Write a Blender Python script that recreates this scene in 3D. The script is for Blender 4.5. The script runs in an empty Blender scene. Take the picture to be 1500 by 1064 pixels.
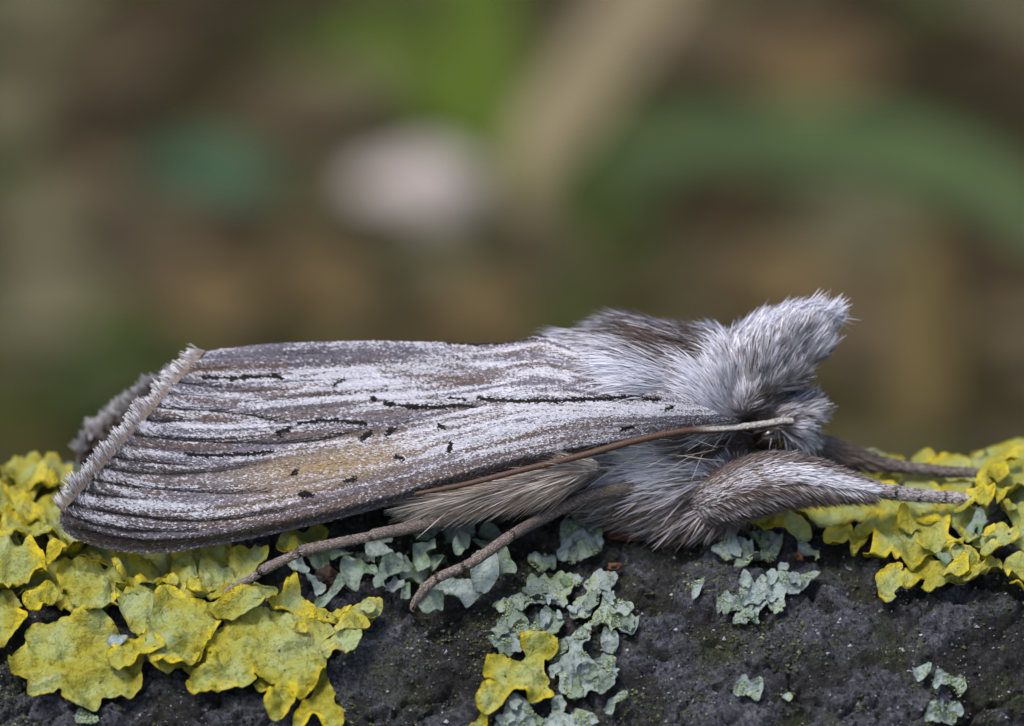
import bpy, bmesh, math, random
import numpy as np
from mathutils import Vector, Matrix
from mathutils.geometry import delaunay_2d_cdt

random.seed(4); RNG = np.random.default_rng(4)
U = 0.001                       # all coordinates below are millimetres; the scene is built in metres
scene = bpy.context.scene
COL = scene.collection

# ------------------------------------------------------------------ camera, sky, sun, exposure
PITCH = math.radians(15.0)
DIST = 200.0
FW = np.array([0.0, math.cos(PITCH), -math.sin(PITCH)])
UPV = np.array([0.0, math.sin(PITCH), math.cos(PITCH)])
TGT = np.array([0.0, -2.0, 0.0])
CAM = TGT - DIST * FW
KPX = 36.0 / 1500.0 / DIST      # photo pixel -> slope of ray
MM = 36.0 / 1500.0              # mm per photo pixel at the subject

cam_d = bpy.data.cameras.new('camera'); cam = bpy.data.objects.new('camera', cam_d); COL.objects.link(cam)
cam.location = CAM * U
cam.rotation_euler = (math.radians(90) - PITCH, 0, 0)
cam_d.lens = 200.0; cam_d.sensor_width = 36.0
cam_d.clip_start = 0.01; cam_d.clip_end = 200.0
cam_d.dof.use_dof = True
cam_d.dof.focus_distance = (DIST - 1.6) * U
cam_d.dof.aperture_fstop = 200.0 / 4.1 * U * 1000.0 / 1.0
scene.camera = cam

SUN_DIR = np.array([-0.30, -0.42, 0.86]); SUN_DIR /= np.linalg.norm(SUN_DIR)
world = bpy.data.worlds.new('World'); scene.world = world; world.use_nodes = True
wn = world.node_tree.nodes; wl = world.node_tree.links
bg = wn['Background']
sky = wn.new('ShaderNodeTexSky'); sky.sky_type = 'NISHITA'; sky.sun_disc = False
sky.sun_elevation = math.asin(SUN_DIR[2]); sky.sun_rotation = math.atan2(SUN_DIR[0], SUN_DIR[1])
sky.air_density = 1.0; sky.dust_density = 3.0; sky.ozone_density = 1.0
wl.new(sky.outputs[0], bg.inputs[0]); bg.inputs[1].default_value = 0.11
sun_d = bpy.data.lights.new('sun', 'SUN'); sun = bpy.data.objects.new('sun', sun_d); COL.objects.link(sun)
sun_d.energy = 1.5; sun_d.angle = math.radians(18); sun_d.color = (1.0, 0.94, 0.86)
sun.rotation_euler = Vector(SUN_DIR).to_track_quat('Z', 'Y').to_euler()
sun.location = (0, 0, 1)
scene.view_settings.view_transform = 'Standard'; scene.view_settings.look = 'None'
scene.view_settings.gamma = 1.0; scene.view_settings.use_curve_mapping = False
scene.view_settings.exposure = 0.92
scene.render.engine = 'CYCLES'
scene.cycles.max_bounces = 8; scene.cycles.use_denoising = True

# ------------------------------------------------------------------ numeric helpers
def P(px, py, y):
    """photo pixel + depth y (mm) -> point in mm"""
    px = np.asarray(px, float); py = np.asarray(py, float); y = np.asarray(y, float)
    d = FW[None] + ((px - 750) * KPX).reshape(-1, 1) * np.array([[1., 0, 0]]) + ((532 - py) * KPX).reshape(-1, 1) * UPV[None]
    t = (y.reshape(-1, 1) - CAM[1]) / d[:, 1:2]
    return CAM[None] + t * d

def P1(px, py, y): return P([px], [py], [y])[0]

def project(pts):
    d = pts - CAM[None]
    t = d @ FW
    return 750 + d[:, 0] / t / KPX, 532 - (d @ UPV) / t / KPX

def hash3(ix, iy, iz, seed):
    h = (ix * 374761393 + iy * 668265263 + iz * 2147483647 + seed * 974711) & 0xffffffff
    h = ((h ^ (h >> 13)) * 1274126177) & 0xffffffff
    h = ((h ^ (h >> 16)) * 2246822519) & 0xffffffff
    return ((h ^ (h >> 15)) & 0xffffff) / float(0xffffff)

def noise(x, y, z=None, seed=0):
    x = np.asarray(x, float); y = np.asarray(y, float)
    z = np.zeros_like(x) if z is None else np.asarray(z, float)
    ix = np.floor(x).astype(np.int64); iy = np.floor(y).astype(np.int64); iz = np.floor(z).astype(np.int64)
    fx = x - ix; fy = y - iy; fz = z - iz
    fx = fx * fx * (3 - 2 * fx); fy = fy * fy * (3 - 2 * fy); fz = fz * fz * (3 - 2 * fz)
    r = 0
    for a in (0, 1):
        for b in (0, 1):
            for c in (0, 1):
                w = (fx if a else 1 - fx) * (fy if b else 1 - fy) * (fz if c else 1 - fz)
                r = r + w * hash3(ix + a, iy + b, iz + c, seed)
    return r                                     # 0..1

def fbm(x, y, z=None, seed=0, octv=4, gain=0.5):
    x = np.asarray(x, float); y = np.asarray(y, float)
    z = None if z is None else np.asarray(z, float)
    s = 0; a = 1.0; tot = 0; f = 1.0
    for o in range(octv):
        s = s + a * noise(x * f + o * 7.3, y * f + o * 3.1, None if z is None else z * f, seed + o * 17)
        tot += a; a *= gain; f *= 2.03
    return s / tot

def smooth(a, b, x):
    t = np.clip((x - a) / (b - a), 0, 1)
    return t * t * (3 - 2 * t)

def nrm(v):
    return v / np.maximum(np.linalg.norm(v, axis=-1, keepdims=True), 1e-9)

def lerp(a, b, t):
    return a + (b - a) * t

def catmull(pts, n, closed=False):
    """smooth curve through pts (k,d), n samples uniform in arclength"""
    p = np.asarray(pts, float)
    if closed: q = np.vstack([p[-1], p, p[0], p[1]])
    else: q = np.vstack([2 * p[0] - p[1], p, 2 * p[-1] - p[-2]])
    out = []
    for i in range(1, len(q) - 2):
        t = np.linspace(0, 1, 14, endpoint=False)[:, None]
        a, b, c, d = q[i - 1], q[i], q[i + 1], q[i + 2]
        out.append(0.5 * ((2 * b) + (-a + c) * t + (2 * a - 5 * b + 4 * c - d) * t ** 2 + (-a + 3 * b - 3 * c + d) * t ** 3))
    out.append(q[-2][None] if not closed else q[1][None])
    o = np.vstack(out)
    L = np.concatenate([[0], np.cumsum(np.linalg.norm(np.diff(o[:, :3], axis=0), axis=1))])
    s = np.linspace(0, L[-1], n + 1)[:-1] if closed else np.linspace(0, L[-1], n)
    return np.stack([np.interp(s, L, o[:, k]) for k in range(o.shape[1])], 1)

def seg_dist(x, y, poly):
    """distance of points to a polyline, and position along it 0..1"""
    best = np.full(x.shape, 1e9); par = np.zeros(x.shape)
    n = len(poly) - 1
    for i in range(n):
        ax, ay = poly[i][:2]; bx, by = poly[i + 1][:2]
        dx, dy = bx - ax, by - ay
        t = np.clip(((x - ax) * dx + (y - ay) * dy) / (dx * dx + dy * dy + 1e-9), 0, 1)
        d = np.hypot(x - ax - t * dx, y - ay - t * dy)
        m = d < best
        best[m] = d[m]; par[m] = ((i + t) / n)[m]
    return best, par

# ------------------------------------------------------------------ scene helpers
LOC = {}
def _reg(o, parent, loc):
    COL.objects.link(o)
    LOC[o.name] = np.asarray(loc, float)
    if parent is not None:
        o.parent = parent
        o.location = (np.asarray(loc) - LOC[parent.name]) * U
    else:
        o.location = np.asarray(loc) * U

def tag(o, label=None, cat=None, group=None, kind=None):
    if label: o['label'] = label
    if cat: o['category'] = cat
    if group: o['group'] = group
    if kind: o['kind'] = kind
    return o

def thing(name, label, cat, loc, group=None):
    o = bpy.data.objects.new(name, None); o.empty_display_size = 0.002
    _reg(o, None, loc)
    return tag(o, label, cat, group)

def mkmesh(name, V, F, mat, parent=None, col=None, smooth_=True, loc=None, kind=None):
    """V (n,3) mm world; F list of (m,k) int arrays; col (n,3) linear"""
    V = np.asarray(V, float)
    if not isinstance(F, (list, tuple)): F = [F]
    F = [np.asarray(f, np.int32) for f in F if len(f)]
    if loc is None:
        if parent is not None: loc = LOC[parent.name]
        else: loc = np.array([V[:, 0].mean(), V[:, 1].mean(), V[:, 2].min()])
    me = bpy.data.meshes.new(name)
    me.vertices.add(len(V))
    me.vertices.foreach_set('co', ((V - loc) * U).astype(np.float32).ravel())
    nl = sum(f.size for f in F); npoly = sum(len(f) for f in F)
    me.loops.add(nl); me.polygons.add(npoly)
    me.loops.foreach_set('vertex_index', np.concatenate([f.ravel() for f in F]).astype(np.int32))
    tot = np.concatenate([np.full(len(f), f.shape[1]) for f in F])
    st = np.concatenate([[0], np.cumsum(tot)[:-1]])
    me.polygons.foreach_set('loop_start', st.astype(np.int32))
    me.polygons.foreach_set('use_smooth', np.full(npoly, smooth_, dtype=bool))
    me.update(calc_edges=True)
    if col is not None:
        c = np.ones((len(V), 4), np.float32); c[:, :3] = col
        a = me.color_attributes.new('Col', 'FLOAT_COLOR', 'POINT'); a.data.foreach_set('color', c.ravel())
    if mat: me.materials.append(mat)
    o = bpy.data.objects.new(name, me)
    _reg(o, parent, loc)
    if kind: o['kind'] = kind
    return o

def grid_faces(nu, nv, wrap_v=False):
    i = np.arange(nu - 1)[:, None]; j = np.arange(nv if wrap_v else nv - 1)[None]
    j2 = (j + 1) % nv
    return np.stack([(i * nv + j), (i * nv + j2), ((i + 1) * nv + j2), ((i + 1) * nv + j)], -1).reshape(-1, 4)

# ------------------------------------------------------------------ materials
class MT:
    def __init__(s, name, rough=0.7, spec=0.3):
        s.m = bpy.data.materials.new(name); s.m.use_nodes = True
        s.t = s.m.node_tree; s.b = s.t.nodes['Principled BSDF']
        s.b.inputs['Roughness'].default_value = rough
        s.b.inputs['Specular IOR Level'].default_value = spec
    def n(s, typ, **kw):
        q = s.t.nodes.new(typ)
        for k, v in kw.items():
            if k in q.inputs: q.inputs[k].default_value = v
            else: setattr(q, k, v)
        return q
    def l(s, a, b): s.t.links.new(a, b)
    def attr(s, name='Col'):
        q = s.n('ShaderNodeAttribute'); q.attribute_name = name; return q
    def coord(s): return s.n('ShaderNodeTexCoord').outputs['Object']
    def noise(s, scale, detail=4, rough=0.6, vec=None):
        q = s.n('ShaderNodeTexNoise'); q.inputs['Scale'].default_value = scale
        q.inputs['Detail'].default_value = detail; q.inputs['Roughness'].default_value = rough
        s.l(vec if vec is not None else s.coord(), q.inputs['Vector']); return q
    def ramp(s, fac, stops):
        q = s.n('ShaderNodeValToRGB'); e = q.color_ramp.elements
        while len(e) > 1: e.remove(e[0])
        for i, (p, c) in enumerate(stops):
            el = e[0] if i == 0 else e.new(p)
            el.position = p; el.color = (*c, 1) if len(c) == 3 else c
        s.l(fac, q.inputs[0]); return q
    def mix(s, fac, a, b, mode='MIX'):
        q = s.n('ShaderNodeMix'); q.data_type = 'RGBA'; q.blend_type = mode
        if isinstance(fac, (int, float)): q.inputs[0].default_value = fac
        else: s.l(fac, q.inputs[0])
        for v, i in ((a, 6), (b, 7)):
            if isinstance(v, tuple): q.inputs[i].default_value = (*v, 1)
            else: s.l(v, q.inputs[i])
        return q.outputs[2]
    def math(s, op, a, b=0.0):
        q = s.n('ShaderNodeMath'); q.operation = op
        for v, i in ((a, 0), (b, 1)):
            if isinstance(v, (int, float)): q.inputs[i].default_value = v
            else: s.l(v, q.inputs[i])
        return q.outputs[0]
    def bump(s, h, dist, strength=1.0):
        q = s.n('ShaderNodeBump'); q.inputs['Distance'].default_value = dist * U; q.inputs['Strength'].default_value = strength
        s.l(h, q.inputs['Height']); s.l(q.outputs[0], s.b.inputs['Normal'])
    def color(s, c):
        if isinstance(c, tuple): s.b.inputs['Base Color'].default_value = (*c, 1)
        else: s.l(c, s.b.inputs['Base Color'])
    def translucent(s, c, fac):
        tr = s.n('ShaderNodeBsdfTranslucent'); mx = s.n('ShaderNodeMixShader'); mx.inputs[0].default_value = fac
        if isinstance(c, tuple): tr.inputs[0].default_value = (*c, 1)
        else: s.l(c, tr.inputs[0])
        out = s.t.nodes['Material Output']
        s.l(s.b.outputs[0], mx.inputs[1]); s.l(tr.outputs[0], mx.inputs[2]); s.l(mx.outputs[0], out.inputs[0])

def mat_attr(name, rough=0.55, spec=0.3, trans=0.0, fine=None):
    m = MT(name, rough, spec); c = m.attr().outputs[0]
    if fine:
        nz = m.noise(fine[0] / U, 3, 0.6)
        r = m.ramp(nz.outputs[0], [(0.3, (1 - fine[1],) * 3), (0.7, (1 + 0.0,) * 3)])
        c = m.mix(1.0, c, r.outputs[0], 'MULTIPLY')
    m.color(c)
    if trans: m.translucent(c, trans)
    return m

M_HAIR = mat_attr('hair_scales', 0.45, 0.35, 0.30).m
M_SCALE = mat_attr('wing_scales', 0.5, 0.3, 0.12).m
M_SKIN = mat_attr('moth_skin', 0.7, 0.2, 0.0, fine=(14, 0.4)).m
mm_ = MT('antenna_shell', 0.5, 0.35); c_ = mm_.attr().outputs[0]; mm_.color(c_)
mm_.bump(mm_.noise(18 / U, 2).outputs[0], 0.03); M_ANT = mm_.m
mm_ = MT('compound_eye', 0.12, 0.6); mm_.color((0.012, 0.009, 0.007)); M_EYE = mm_.m

def yellow_mat():
    m = MT('yellow_lichen_skin', 0.62, 0.25)
    a = m.attr(); sep = m.n('ShaderNodeSeparateColor'); m.l(a.outputs[0], sep.inputs[0])
    edge, tone, hgt = sep.outputs[0], sep.outputs[1], sep.outputs[2]
    n1 = m.noise(0.55 / U, 7, 0.68); n2 = m.noise(5.0 / U, 4, 0.7)
    base = m.ramp(n1.outputs[0], [(0.32, (0.16, 0.135, 0.012)), (0.42, (0.265, 0.25, 0.026)), (0.50, (0.265, 0.285, 0.075)), (0.61, (0.28, 0.335, 0.165))])
    base = m.mix(m.math('MULTIPLY', tone, 0.5), base.outputs[0], (0.32, 0.28, 0.02))
    rim = m.mix(n1.outputs[0], (0.62, 0.49, 0.008), (0.42, 0.35, 0.018))
    c = m.mix(edge, base, rim)
    sp = m.ramp(n2.outputs[0], [(0.28, (0.45, 0.40, 0.35)), (0.42, (1, 1, 1)), (0.7, (1.1, 1.1, 1.08))])
    c = m.mix(1.0, c, sp.outputs[0], 'MULTIPLY')
    vo = m.n('ShaderNodeTexVoronoi'); vo.inputs['Scale'].default_value = 1.3 / U; m.l(m.coord(), vo.inputs['Vector'])
    dots = m.ramp(vo.outputs['Distance'], [(0.06, (1, 1, 1)), (0.10, (0, 0, 0))])
    dmask = m.math('MULTIPLY', dots.outputs[0], m.math('GREATER_THAN', n1.outputs[0], 0.5))
    c = m.mix(dmask, c, (0.05, 0.035, 0.02))
    n3 = m.noise(0.9 / U, 3, 0.7)
    brn = m.ramp(n3.outputs[0], [(0.66, (0, 0, 0)), (0.74, (1, 1, 1))])
    c = m.mix(m.math('MULTIPLY', brn.outputs[0], 0.6), c, (0.20, 0.13, 0.055))
    m.color(c)
    add = m.math('ADD', n2.outputs[0], m.math('MULTIPLY', n1.outputs[0], 1.5))
    m.bump(add, 0.16, 1.0)
    return m.m
M_YEL = yellow_mat()

def grey_mat(name, c0, c1, green):
    m = MT(name, 0.8, 0.2)
    a = m.attr(); sep = m.n('ShaderNodeSeparateColor'); m.l(a.outputs[0], sep.inputs[0])
    n1 = m.noise(0.9 / U, 5, 0.65); n2 = m.noise(7.0 / U, 4, 0.7)
    base = m.ramp(n1.outputs[0], [(0.34, c0), (0.6, c1)])
    g = m.ramp(m.math('ADD', n1.outputs[0], m.math('MULTIPLY', sep.outputs[0], 0.14)), [(0.56, (0, 0, 0)), (0.68, (1, 1, 1))])
    c = m.mix(m.math('MULTIPLY', g.outputs[0], 0.8), base.outputs[0], green)
    sp = m.ramp(n2.outputs[0], [(0.30, (0.55, 0.55, 0.5)), (0.45, (1, 1, 1))])
    c = m.mix(1.0, c, sp.outputs[0], 'MULTIPLY')
    m.color(c); m.bump(m.math('ADD', n2.outputs[0], n1.outputs[0]), 0.14, 1.0)
    return m.m
M_GREY = grey_mat('grey_lichen_skin', (0.20, 0.25, 0.245), (0.31, 0.375, 0.375), (0.24, 0.30, 0.15))
M_GREY2 = grey_mat('curly_lichen_skin', (0.12, 0.165, 0.13), (0.25, 0.31, 0.28), (0.12, 0.19, 0.085))

def bark_mat():
    m = MT('bark', 0.72, 0.35)
    a = m.attr(); sep = m.n('ShaderNodeSeparateColor'); m.l(a.outputs[0], sep.inputs[0])
    n1 = m.noise(0.28 / U, 6, 0.68); n2 = m.noise(1.6 / U, 6, 0.7); n3 = m.noise(7 / U, 5, 0.8); n4 = m.noise(0.42 / U, 5, 0.7)
    base = m.ramp(n2.outputs[0], [(0.30, (0.003, 0.003, 0.0035)), (0.48, (0.0095, 0.009, 0.0098)), (0.62, (0.028, 0.028, 0.031)), (0.8, (0.11, 0.11, 0.125))])
    gr = m.ramp(n1.outputs[0], [(0.51, (0, 0, 0)), (0.62, (1, 1, 1))])
    film = m.math('MULTIPLY', m.math('MAXIMUM', m.math('MULTIPLY', gr.outputs[0], .55), m.math('MULTIPLY', sep.outputs[0], n2.outputs[0])), 0.85)
    c = m.mix(film, base.outputs[0], (0.118, 0.124, 0.165))
    mo = m.ramp(n4.outputs[0], [(0.50, (0, 0, 0)), (0.64, (1, 1, 1))])
    c = m.mix(m.math('MULTIPLY', mo.outputs[0], 0.7), c, (0.030, 0.037, 0.013))
    sp = m.ramp(n3.outputs[0], [(0.34, (0.12, 0.12, 0.12)), (0.5, (0.9, 0.9, 0.9)), (0.64, (2.1, 2.1, 2.1))])
    c = m.mix(1.0, c, sp.outputs[0], 'MULTIPLY')
    m.color(c)
    m.bump(m.math('ADD', n3.outputs[0], m.math('MULTIPLY', n2.outputs[0], 2.0)), 0.16, 0.9)
    return m.m
M_BARK = bark_mat()
mm_ = mat_attr('grit', 0.75, 0.3); M_GRIT = mm_.m

# ------------------------------------------------------------------ the branch
RB = 14.0; YB = 1.5; ZB = -20.65; SLOPE = 0.026

def zoff(s):
    e = np.maximum(np.abs(s) - 27, 0)
    return -0.0042 * e ** 2
def plates(s, th):
    t = th * RB
    return smooth(0.50, 0.60, fbm(s * 0.42 + 11, t * 0.55 + 4, seed=25, octv=4))
def bark_h(s, th):
    t = th * RB
    big = (fbm(s * 0.16 + 3, t * 0.2, seed=1, octv=3) - 0.5) * 0.9
    mid = (fbm(s * 0.9, t * 1.2, seed=2, octv=4) - 0.5) * 0.95
    rid = np.abs(fbm(s * 0.35 + 0.3 * t, t * 0.5, seed=3, octv=4) - 0.5)
    crack = -0.5 * np.exp(-(rid / 0.012) ** 2)
    fine = (fbm(s * 4.5, t * 4.5, seed=5, octv=3) - 0.5) * 0.30
    pit = -0.18 * smooth(0.60, 0.72, fbm(s * 1.8, t * 1.8, seed=9, octv=3))
    return big + mid + crack + fine + pit + 0.26 * plates(s, th)
def bark_low(s, th):
    t = th * RB
    return (fbm(s * 0.16 + 3, t * 0.2, seed=1, octv=3) - 0.5) * 0.9 + (fbm(s * 0.9, t * 1.2, seed=2, octv=2) - 0.5) * 0.95 + 0.26 * plates(s, th)
def bpos(s, th, h):
    s = np.asarray(s, float); th = np.asarray(th, float); h = np.asarray(h, float)
    return np.stack([s, YB - (RB + h) * np.sin(th), ZB + SLOPE * s + (RB + h) * np.cos(th) + zoff(s)], -1)
def bhit(px, py, h=0.0):
    """photo pixel -> (s, theta) on the branch raised by h; rays that pass above it take the crest"""
    px = np.asarray(px, float); py = np.asarray(py, float); h = np.asarray(h, float)
    d = FW[None] + ((px - 750) * KPX)[:, None] * np.array([[1., 0, 0]]) + ((532 - py) * KPX)[:, None] * UPV[None]
    oy = CAM[1] - YB; oz = CAM[2] - ZB
    dy = d[:, 1]; dz = d[:, 2] - SLOPE * d[:, 0]
    a = dy * dy + dz * dz; b = oy * dy + oz * dz; c = oy * oy + oz * oz - (RB + h) ** 2
    disc = b * b - a * c
    t = (-b - np.sqrt(np.maximum(disc, 0))) / a
    x = CAM[0] + t * d[:, 0]; y = oy + t * dy; z = oz + t * dz
    return x, np.arctan2(-y, z)

s_in = np.linspace(-21, 21, 580)
s_out = 21 + np.cumsum(np.linspace(0.1, 5.2, 64))
s_all = np.concatenate([-s_out[::-1], s_in, s_out])
th_in = np.radians(np.linspace(-24, 74, 330))
th_out = np.radians(np.linspace(74, 336, 48)[1:-1])
th_all = np.concatenate([th_in, th_out])
S_, T_ = np.meshgrid(s_all, th_all, indexing='ij')
tw = np.where(T_ > math.radians(200), T_ - 2 * math.pi, T_)
blend = 1 - smooth(math.radians(100), math.radians(160), np.abs(tw))
Hh = bark_h(S_.ravel(), tw.ravel()) * blend.ravel()
Vb = bpos(S_.ravel(), T_.ravel(), Hh)
branch = mkmesh('branch', Vb, grid_faces(len(s_all), len(th_all), True), M_BARK, col=np.repeat(plates(S_.ravel(), tw.ravel())[:, None], 3, 1),
                loc=np.array([0, YB, ZB - RB]))
tag(branch, 'dark weathered branch with rough grey bark, overgrown with lichen', 'branch')

# grit, algae grains and bark crumbs on the branch
def grains(name, N, smin, smax, thmin, thmax, rmin, rmax, cols, parent, seed, clump=0.0):
    r = np.random.default_rng(seed)
    s = r.uniform(smin, smax, N); th = np.radians(r.uniform(thmin, thmax, N))
    if clump:
        k = fbm(s * 0.35 + 5, th * RB * 0.35, seed=seed, octv=4)
        keep = k > np.quantile(k, clump); s, th = s[keep], th[keep]; N = len(s)
    rad = rmin + (rmax - rmin) * r.random(N) ** 3
    c = bpos(s, th, bark_h(s, th) + rad * 0.3)
    octa = np.array([[1, 0, 0], [-1, 0, 0], [0, 1, 0], [0, -1, 0], [0, 0, 1], [0, 0, -1]], float)
    of = np.array([[0, 2, 4], [2, 1, 4], [1, 3, 4], [3, 0, 4], [2, 0, 5], [1, 2, 5], [3, 1, 5], [0, 3, 5]])
    sc = rad[:, None, None] * r.uniform(0.55, 1.35, (N, 6, 1)) * octa[None] + r.normal(0, 0.2, (N, 6, 3)) * rad[:, None, None]
    V = (c[:, None] + sc).reshape(-1, 3)
    F = (np.arange(N)[:, None, None] * 6 + of[None]).reshape(-1, 3)
    ci = r.choice(len(cols), N, p=[q[1] for q in cols])
    cc = np.array([q[0] for q in cols])[ci] * r.uniform(0.6, 1.35, (N, 1))
    return mkmesh(name, V, F, M_GRIT, parent, np.repeat(cc, 6, 0), smooth_=False, kind='stuff')
grains('bark_grit', 24000, -20, 20, -8, 66, 0.02, 0.09,
       [((0.02, 0.019, 0.02), .48), ((0.08, 0.08, 0.095), .22), ((0.045, 0.055, 0.018), .20), ((0.22, 0.22, 0.25), .085), ((0.05, 0.03, 0.025), .015)], branch, 21)
grains('algae_grains', 34000, -20, 20, -8, 60, 0.03, 0.10,
       [((0.055, 0.068, 0.025), .55), ((0.035, 0.04, 0.018), .3), ((0.14, 0.16, 0.10), .15)], branch, 22, clump=0.62)

# ------------------------------------------------------------------ lichen lobes
def outline(pts, step, seed, scallop, sc_len, even=False):
    p = np.asarray(pts, float)
    per = np.linalg.norm(np.diff(np.vstack([p, p[:1]]), axis=0), axis=1).sum()
    n = max(12, int(per / step))
    q = catmull(p, n, closed=True)
    t = nrm(np.roll(q, -1, 0) - np.roll(q, 1, 0)); nn = np.stack([t[:, 1], -t[:, 0]], 1)
    ang = np.arange(n) / n * 2 * math.pi
    rr = max(2.0, per / sc_len / 6.28)
    w = noise(np.cos(ang) * rr + 9, np.sin(ang) * rr + 9, seed=seed) - 0.5
    w2 = noise(np.cos(ang) * rr * 3 + 9, np.sin(ang) * rr * 3 + 9, seed=seed + 3) - 0.5
    w3 = noise(np.cos(ang) * rr * .45 + 9, np.sin(ang) * rr * .45 + 9, seed=seed + 4) - 0.5
    gate = noise(np.cos(ang) * rr * .3 + 5, np.sin(ang) * rr * .3 + 5, seed=seed + 6)
    if even: gate = .45 + .4 * gate
    return q + nn * (scallop * (2.0 * w * gate * 1.6 + 0.9 * w2 * gate + 1.6 * w3))[:, None]

def inside(poly, x, y):
    c = np.zeros(x.shape, bool); n = len(poly); j = n - 1
    for i in range(n):
        xi, yi = poly[i]; xj, yj = poly[j]
        m = ((yi > y) != (yj > y)) & (x < (xj - xi) * (y - yi) / (yj - yi + 1e-12) + xi)
        c ^= m; j = i
    return c

LOBE_SEED = [100]
def lobe(parent, pts, h0, mat, step=3.4, scallop=2.2, sc_len=16, lift=0.28, fold=0.35, thick=0.10, name='lobe',
         plane=None, tone=0.0, rimw=6.0, dome=0.0, tilt=0.0, fscale=0.028, even=False):
    LOBE_SEED[0] += 1; sd = LOBE_SEED[0]
    ol = outline(pts, step, sd, scallop, sc_len, even)
    x0, y0 = ol.min(0); x1, y1 = ol.max(0)
    gx, gy = np.meshgrid(np.arange(x0, x1, step), np.arange(y0, y1, step * 0.87))
    gx = gx + (np.arange(gx.shape[0]) % 2)[:, None] * step * 0.5
    r = np.random.default_rng(sd)
    gx = gx.ravel() + r.uniform(-.25, .25, gx.size) * step; gy = gy.ravel() + r.uniform(-.25, .25, gy.size) * step
    m = inside(ol, gx, gy); gx, gy = gx[m], gy[m]
    poly = np.vstack([ol, ol[:1]])
    d, _ = seg_dist(gx, gy, poly)
    m = d > step * 0.55; gx, gy = gx[m], gy[m]
    pts2 = np.vstack([ol, np.stack([gx, gy], 1)])
    n = len(ol)
    res = delaunay_2d_cdt([Vector(p) for p in pts2], [(i, (i + 1) % n) for i in range(n)], [], 1, 1e-5)
    q = np.array([(v.x, v.y) for v in res[0]]); F = np.array(res[2], dtype=np.int32)
    if len(F) == 0: return None
    x, y = q[:, 0], q[:, 1]
    d, par = seg_dist(x, y, poly)
    cx, cy = ol.mean(0)
    ek = fbm(x * 0.035, y * 0.05, seed=sd + 5, octv=2)
    rim = np.exp(-(d / (rimw * (.45 + 1.0 * ek))) ** 2)
    broad = np.exp(-(d / 22.0) ** 2)
    f1 = fbm(x * fscale, y * fscale * 1.3, seed=sd, octv=4) - 0.5
    rid = np.abs(fbm(x * fscale * 0.9, y * fscale * 0.9, seed=sd + 31, octv=3) - 0.5)
    crease = np.exp(-(rid / 0.05) ** 2)
    h = h0 + fold * 2.0 * f1 + 0.20 * fold * crease + lift * broad * (ek * 2.2 - 0.7) + 0.05 * rim \
        + (fbm(x * 0.2, y * 0.2, seed=sd + 2, octv=2) - 0.5) * 0.07 + (fbm(x * 0.075, y * 0.1, seed=sd + 6, octv=3) - 0.5) * fold * 0.95 - dome * broad
    h = h + tilt * (cy - y) * MM
    h = np.maximum(h, 0.08 + 0.05 * f1)
    def place(hh):
        if plane is None:
            s, th = bhit(x, y, np.full(x.shape, h0))
            return bpos(s, th, hh + bark_low(s, th) + 0.06)
        yy, k = plane                            # lobe standing up from the branch, leaning back
        return P(x, y, yy + (cy - y) * MM * k - (hh - h0) * 1.2)
    top = place(h)
    und = place(h - thick * (0.45 + 0.9 * (1 - rim)))
    nv = len(q)
    e = np.vstack([F[:, [0, 1]], F[:, [1, 2]], F[:, [2, 0]]])
    key = np.sort(e, 1); k = key[:, 0].astype(np.int64) * nv + key[:, 1]
    uq, idx, cnt = np.unique(k, return_index=True, return_counts=True)
    be = e[idx[cnt == 1]]
    side = np.stack([be[:, 1], be[:, 0], be[:, 0] + nv, be[:, 1] + nv], 1)
    col = np.stack([rim * smooth(.25, .75, ek) * 1.0, np.full(nv, tone) * smooth(0.35, 0.7, fbm(x * 0.02, y * 0.02, seed=sd + 8)), f1 + 0.5], 1)
    # image y runs down, so flip the winding to face outward
    return mkmesh(name, np.vstack([top, und]), [F[:, ::-1], F + nv, side], mat, parent, np.vstack([col, col]))

def zm(pts, ox, oy, k):
    return [(ox + a / k, oy + b / k) for a, b in pts]

def blob(cx, cy, rx, ry, n=9, seed=0, rough=0.3):
    r = np.random.default_rng(seed); ph = r.uniform(0, 6.28)
    out = []
    for i in range(n):
        a = 2 * math.pi * i / n + ph; k = 1 + r.uniform(-rough, rough)
        out.append((cx + rx * k * math.cos(a), cy + ry * k * math.sin(a)))
    return out

def base_of(px, py):
    s, th = bhit([px], [py]); return bpos(s, th, np.zeros(1))[0]

Z1 = (0, 680, 2.77); Z2 = (250, 760, 3.5); Z3 = (420, 720, 4.167); Z4 = (620, 780, 3.747)
Z5 = (960, 740, 3.285); Z6 = (1180, 640, 4.094); Z7 = (1200, 820, 4.36); Z8 = (1080, 560, 3.571)

# ---- yellow lichen under the wing tips
ly = thing('yellow_lichen', 'broad yellow-green leafy lichen under the tips of the folded wings', 'lichen', base_of(140, 900))
lobe(ly, [(-40, 770), (60, 760), (170, 770), (260, 800), (330, 800), (330, 850), (260, 870), (180, 900), (110, 910), (60, 880), (-40, 880)], 0.35, M_YEL, step=4.2, fold=0.55, tone=0.5)
lobe(ly, zm([(95, 690), (100, 720), (55, 760), (40, 810), (55, 870), (100, 892), (142, 868), (118, 930), (125, 962), (190, 975), (245, 950), (255, 985), (310, 1015), (370, 1015), (410, 990), (435, 950), (520, 965), (572, 930), (580, 890), (575, 850), (590, 815), (560, 740), (500, 690), (420, 640), (330, 640), (200, 655), (130, 660)], *Z1), 0.50, M_YEL, fold=0.34, tone=0.45)
lobe(ly, zm([(-110, 780), (0, 738), (60, 690), (112, 630), (75, 592), (82, 560), (0, 500), (-110, 480)], *Z1), 0.75, M_YEL, tone=0.3)
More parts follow.
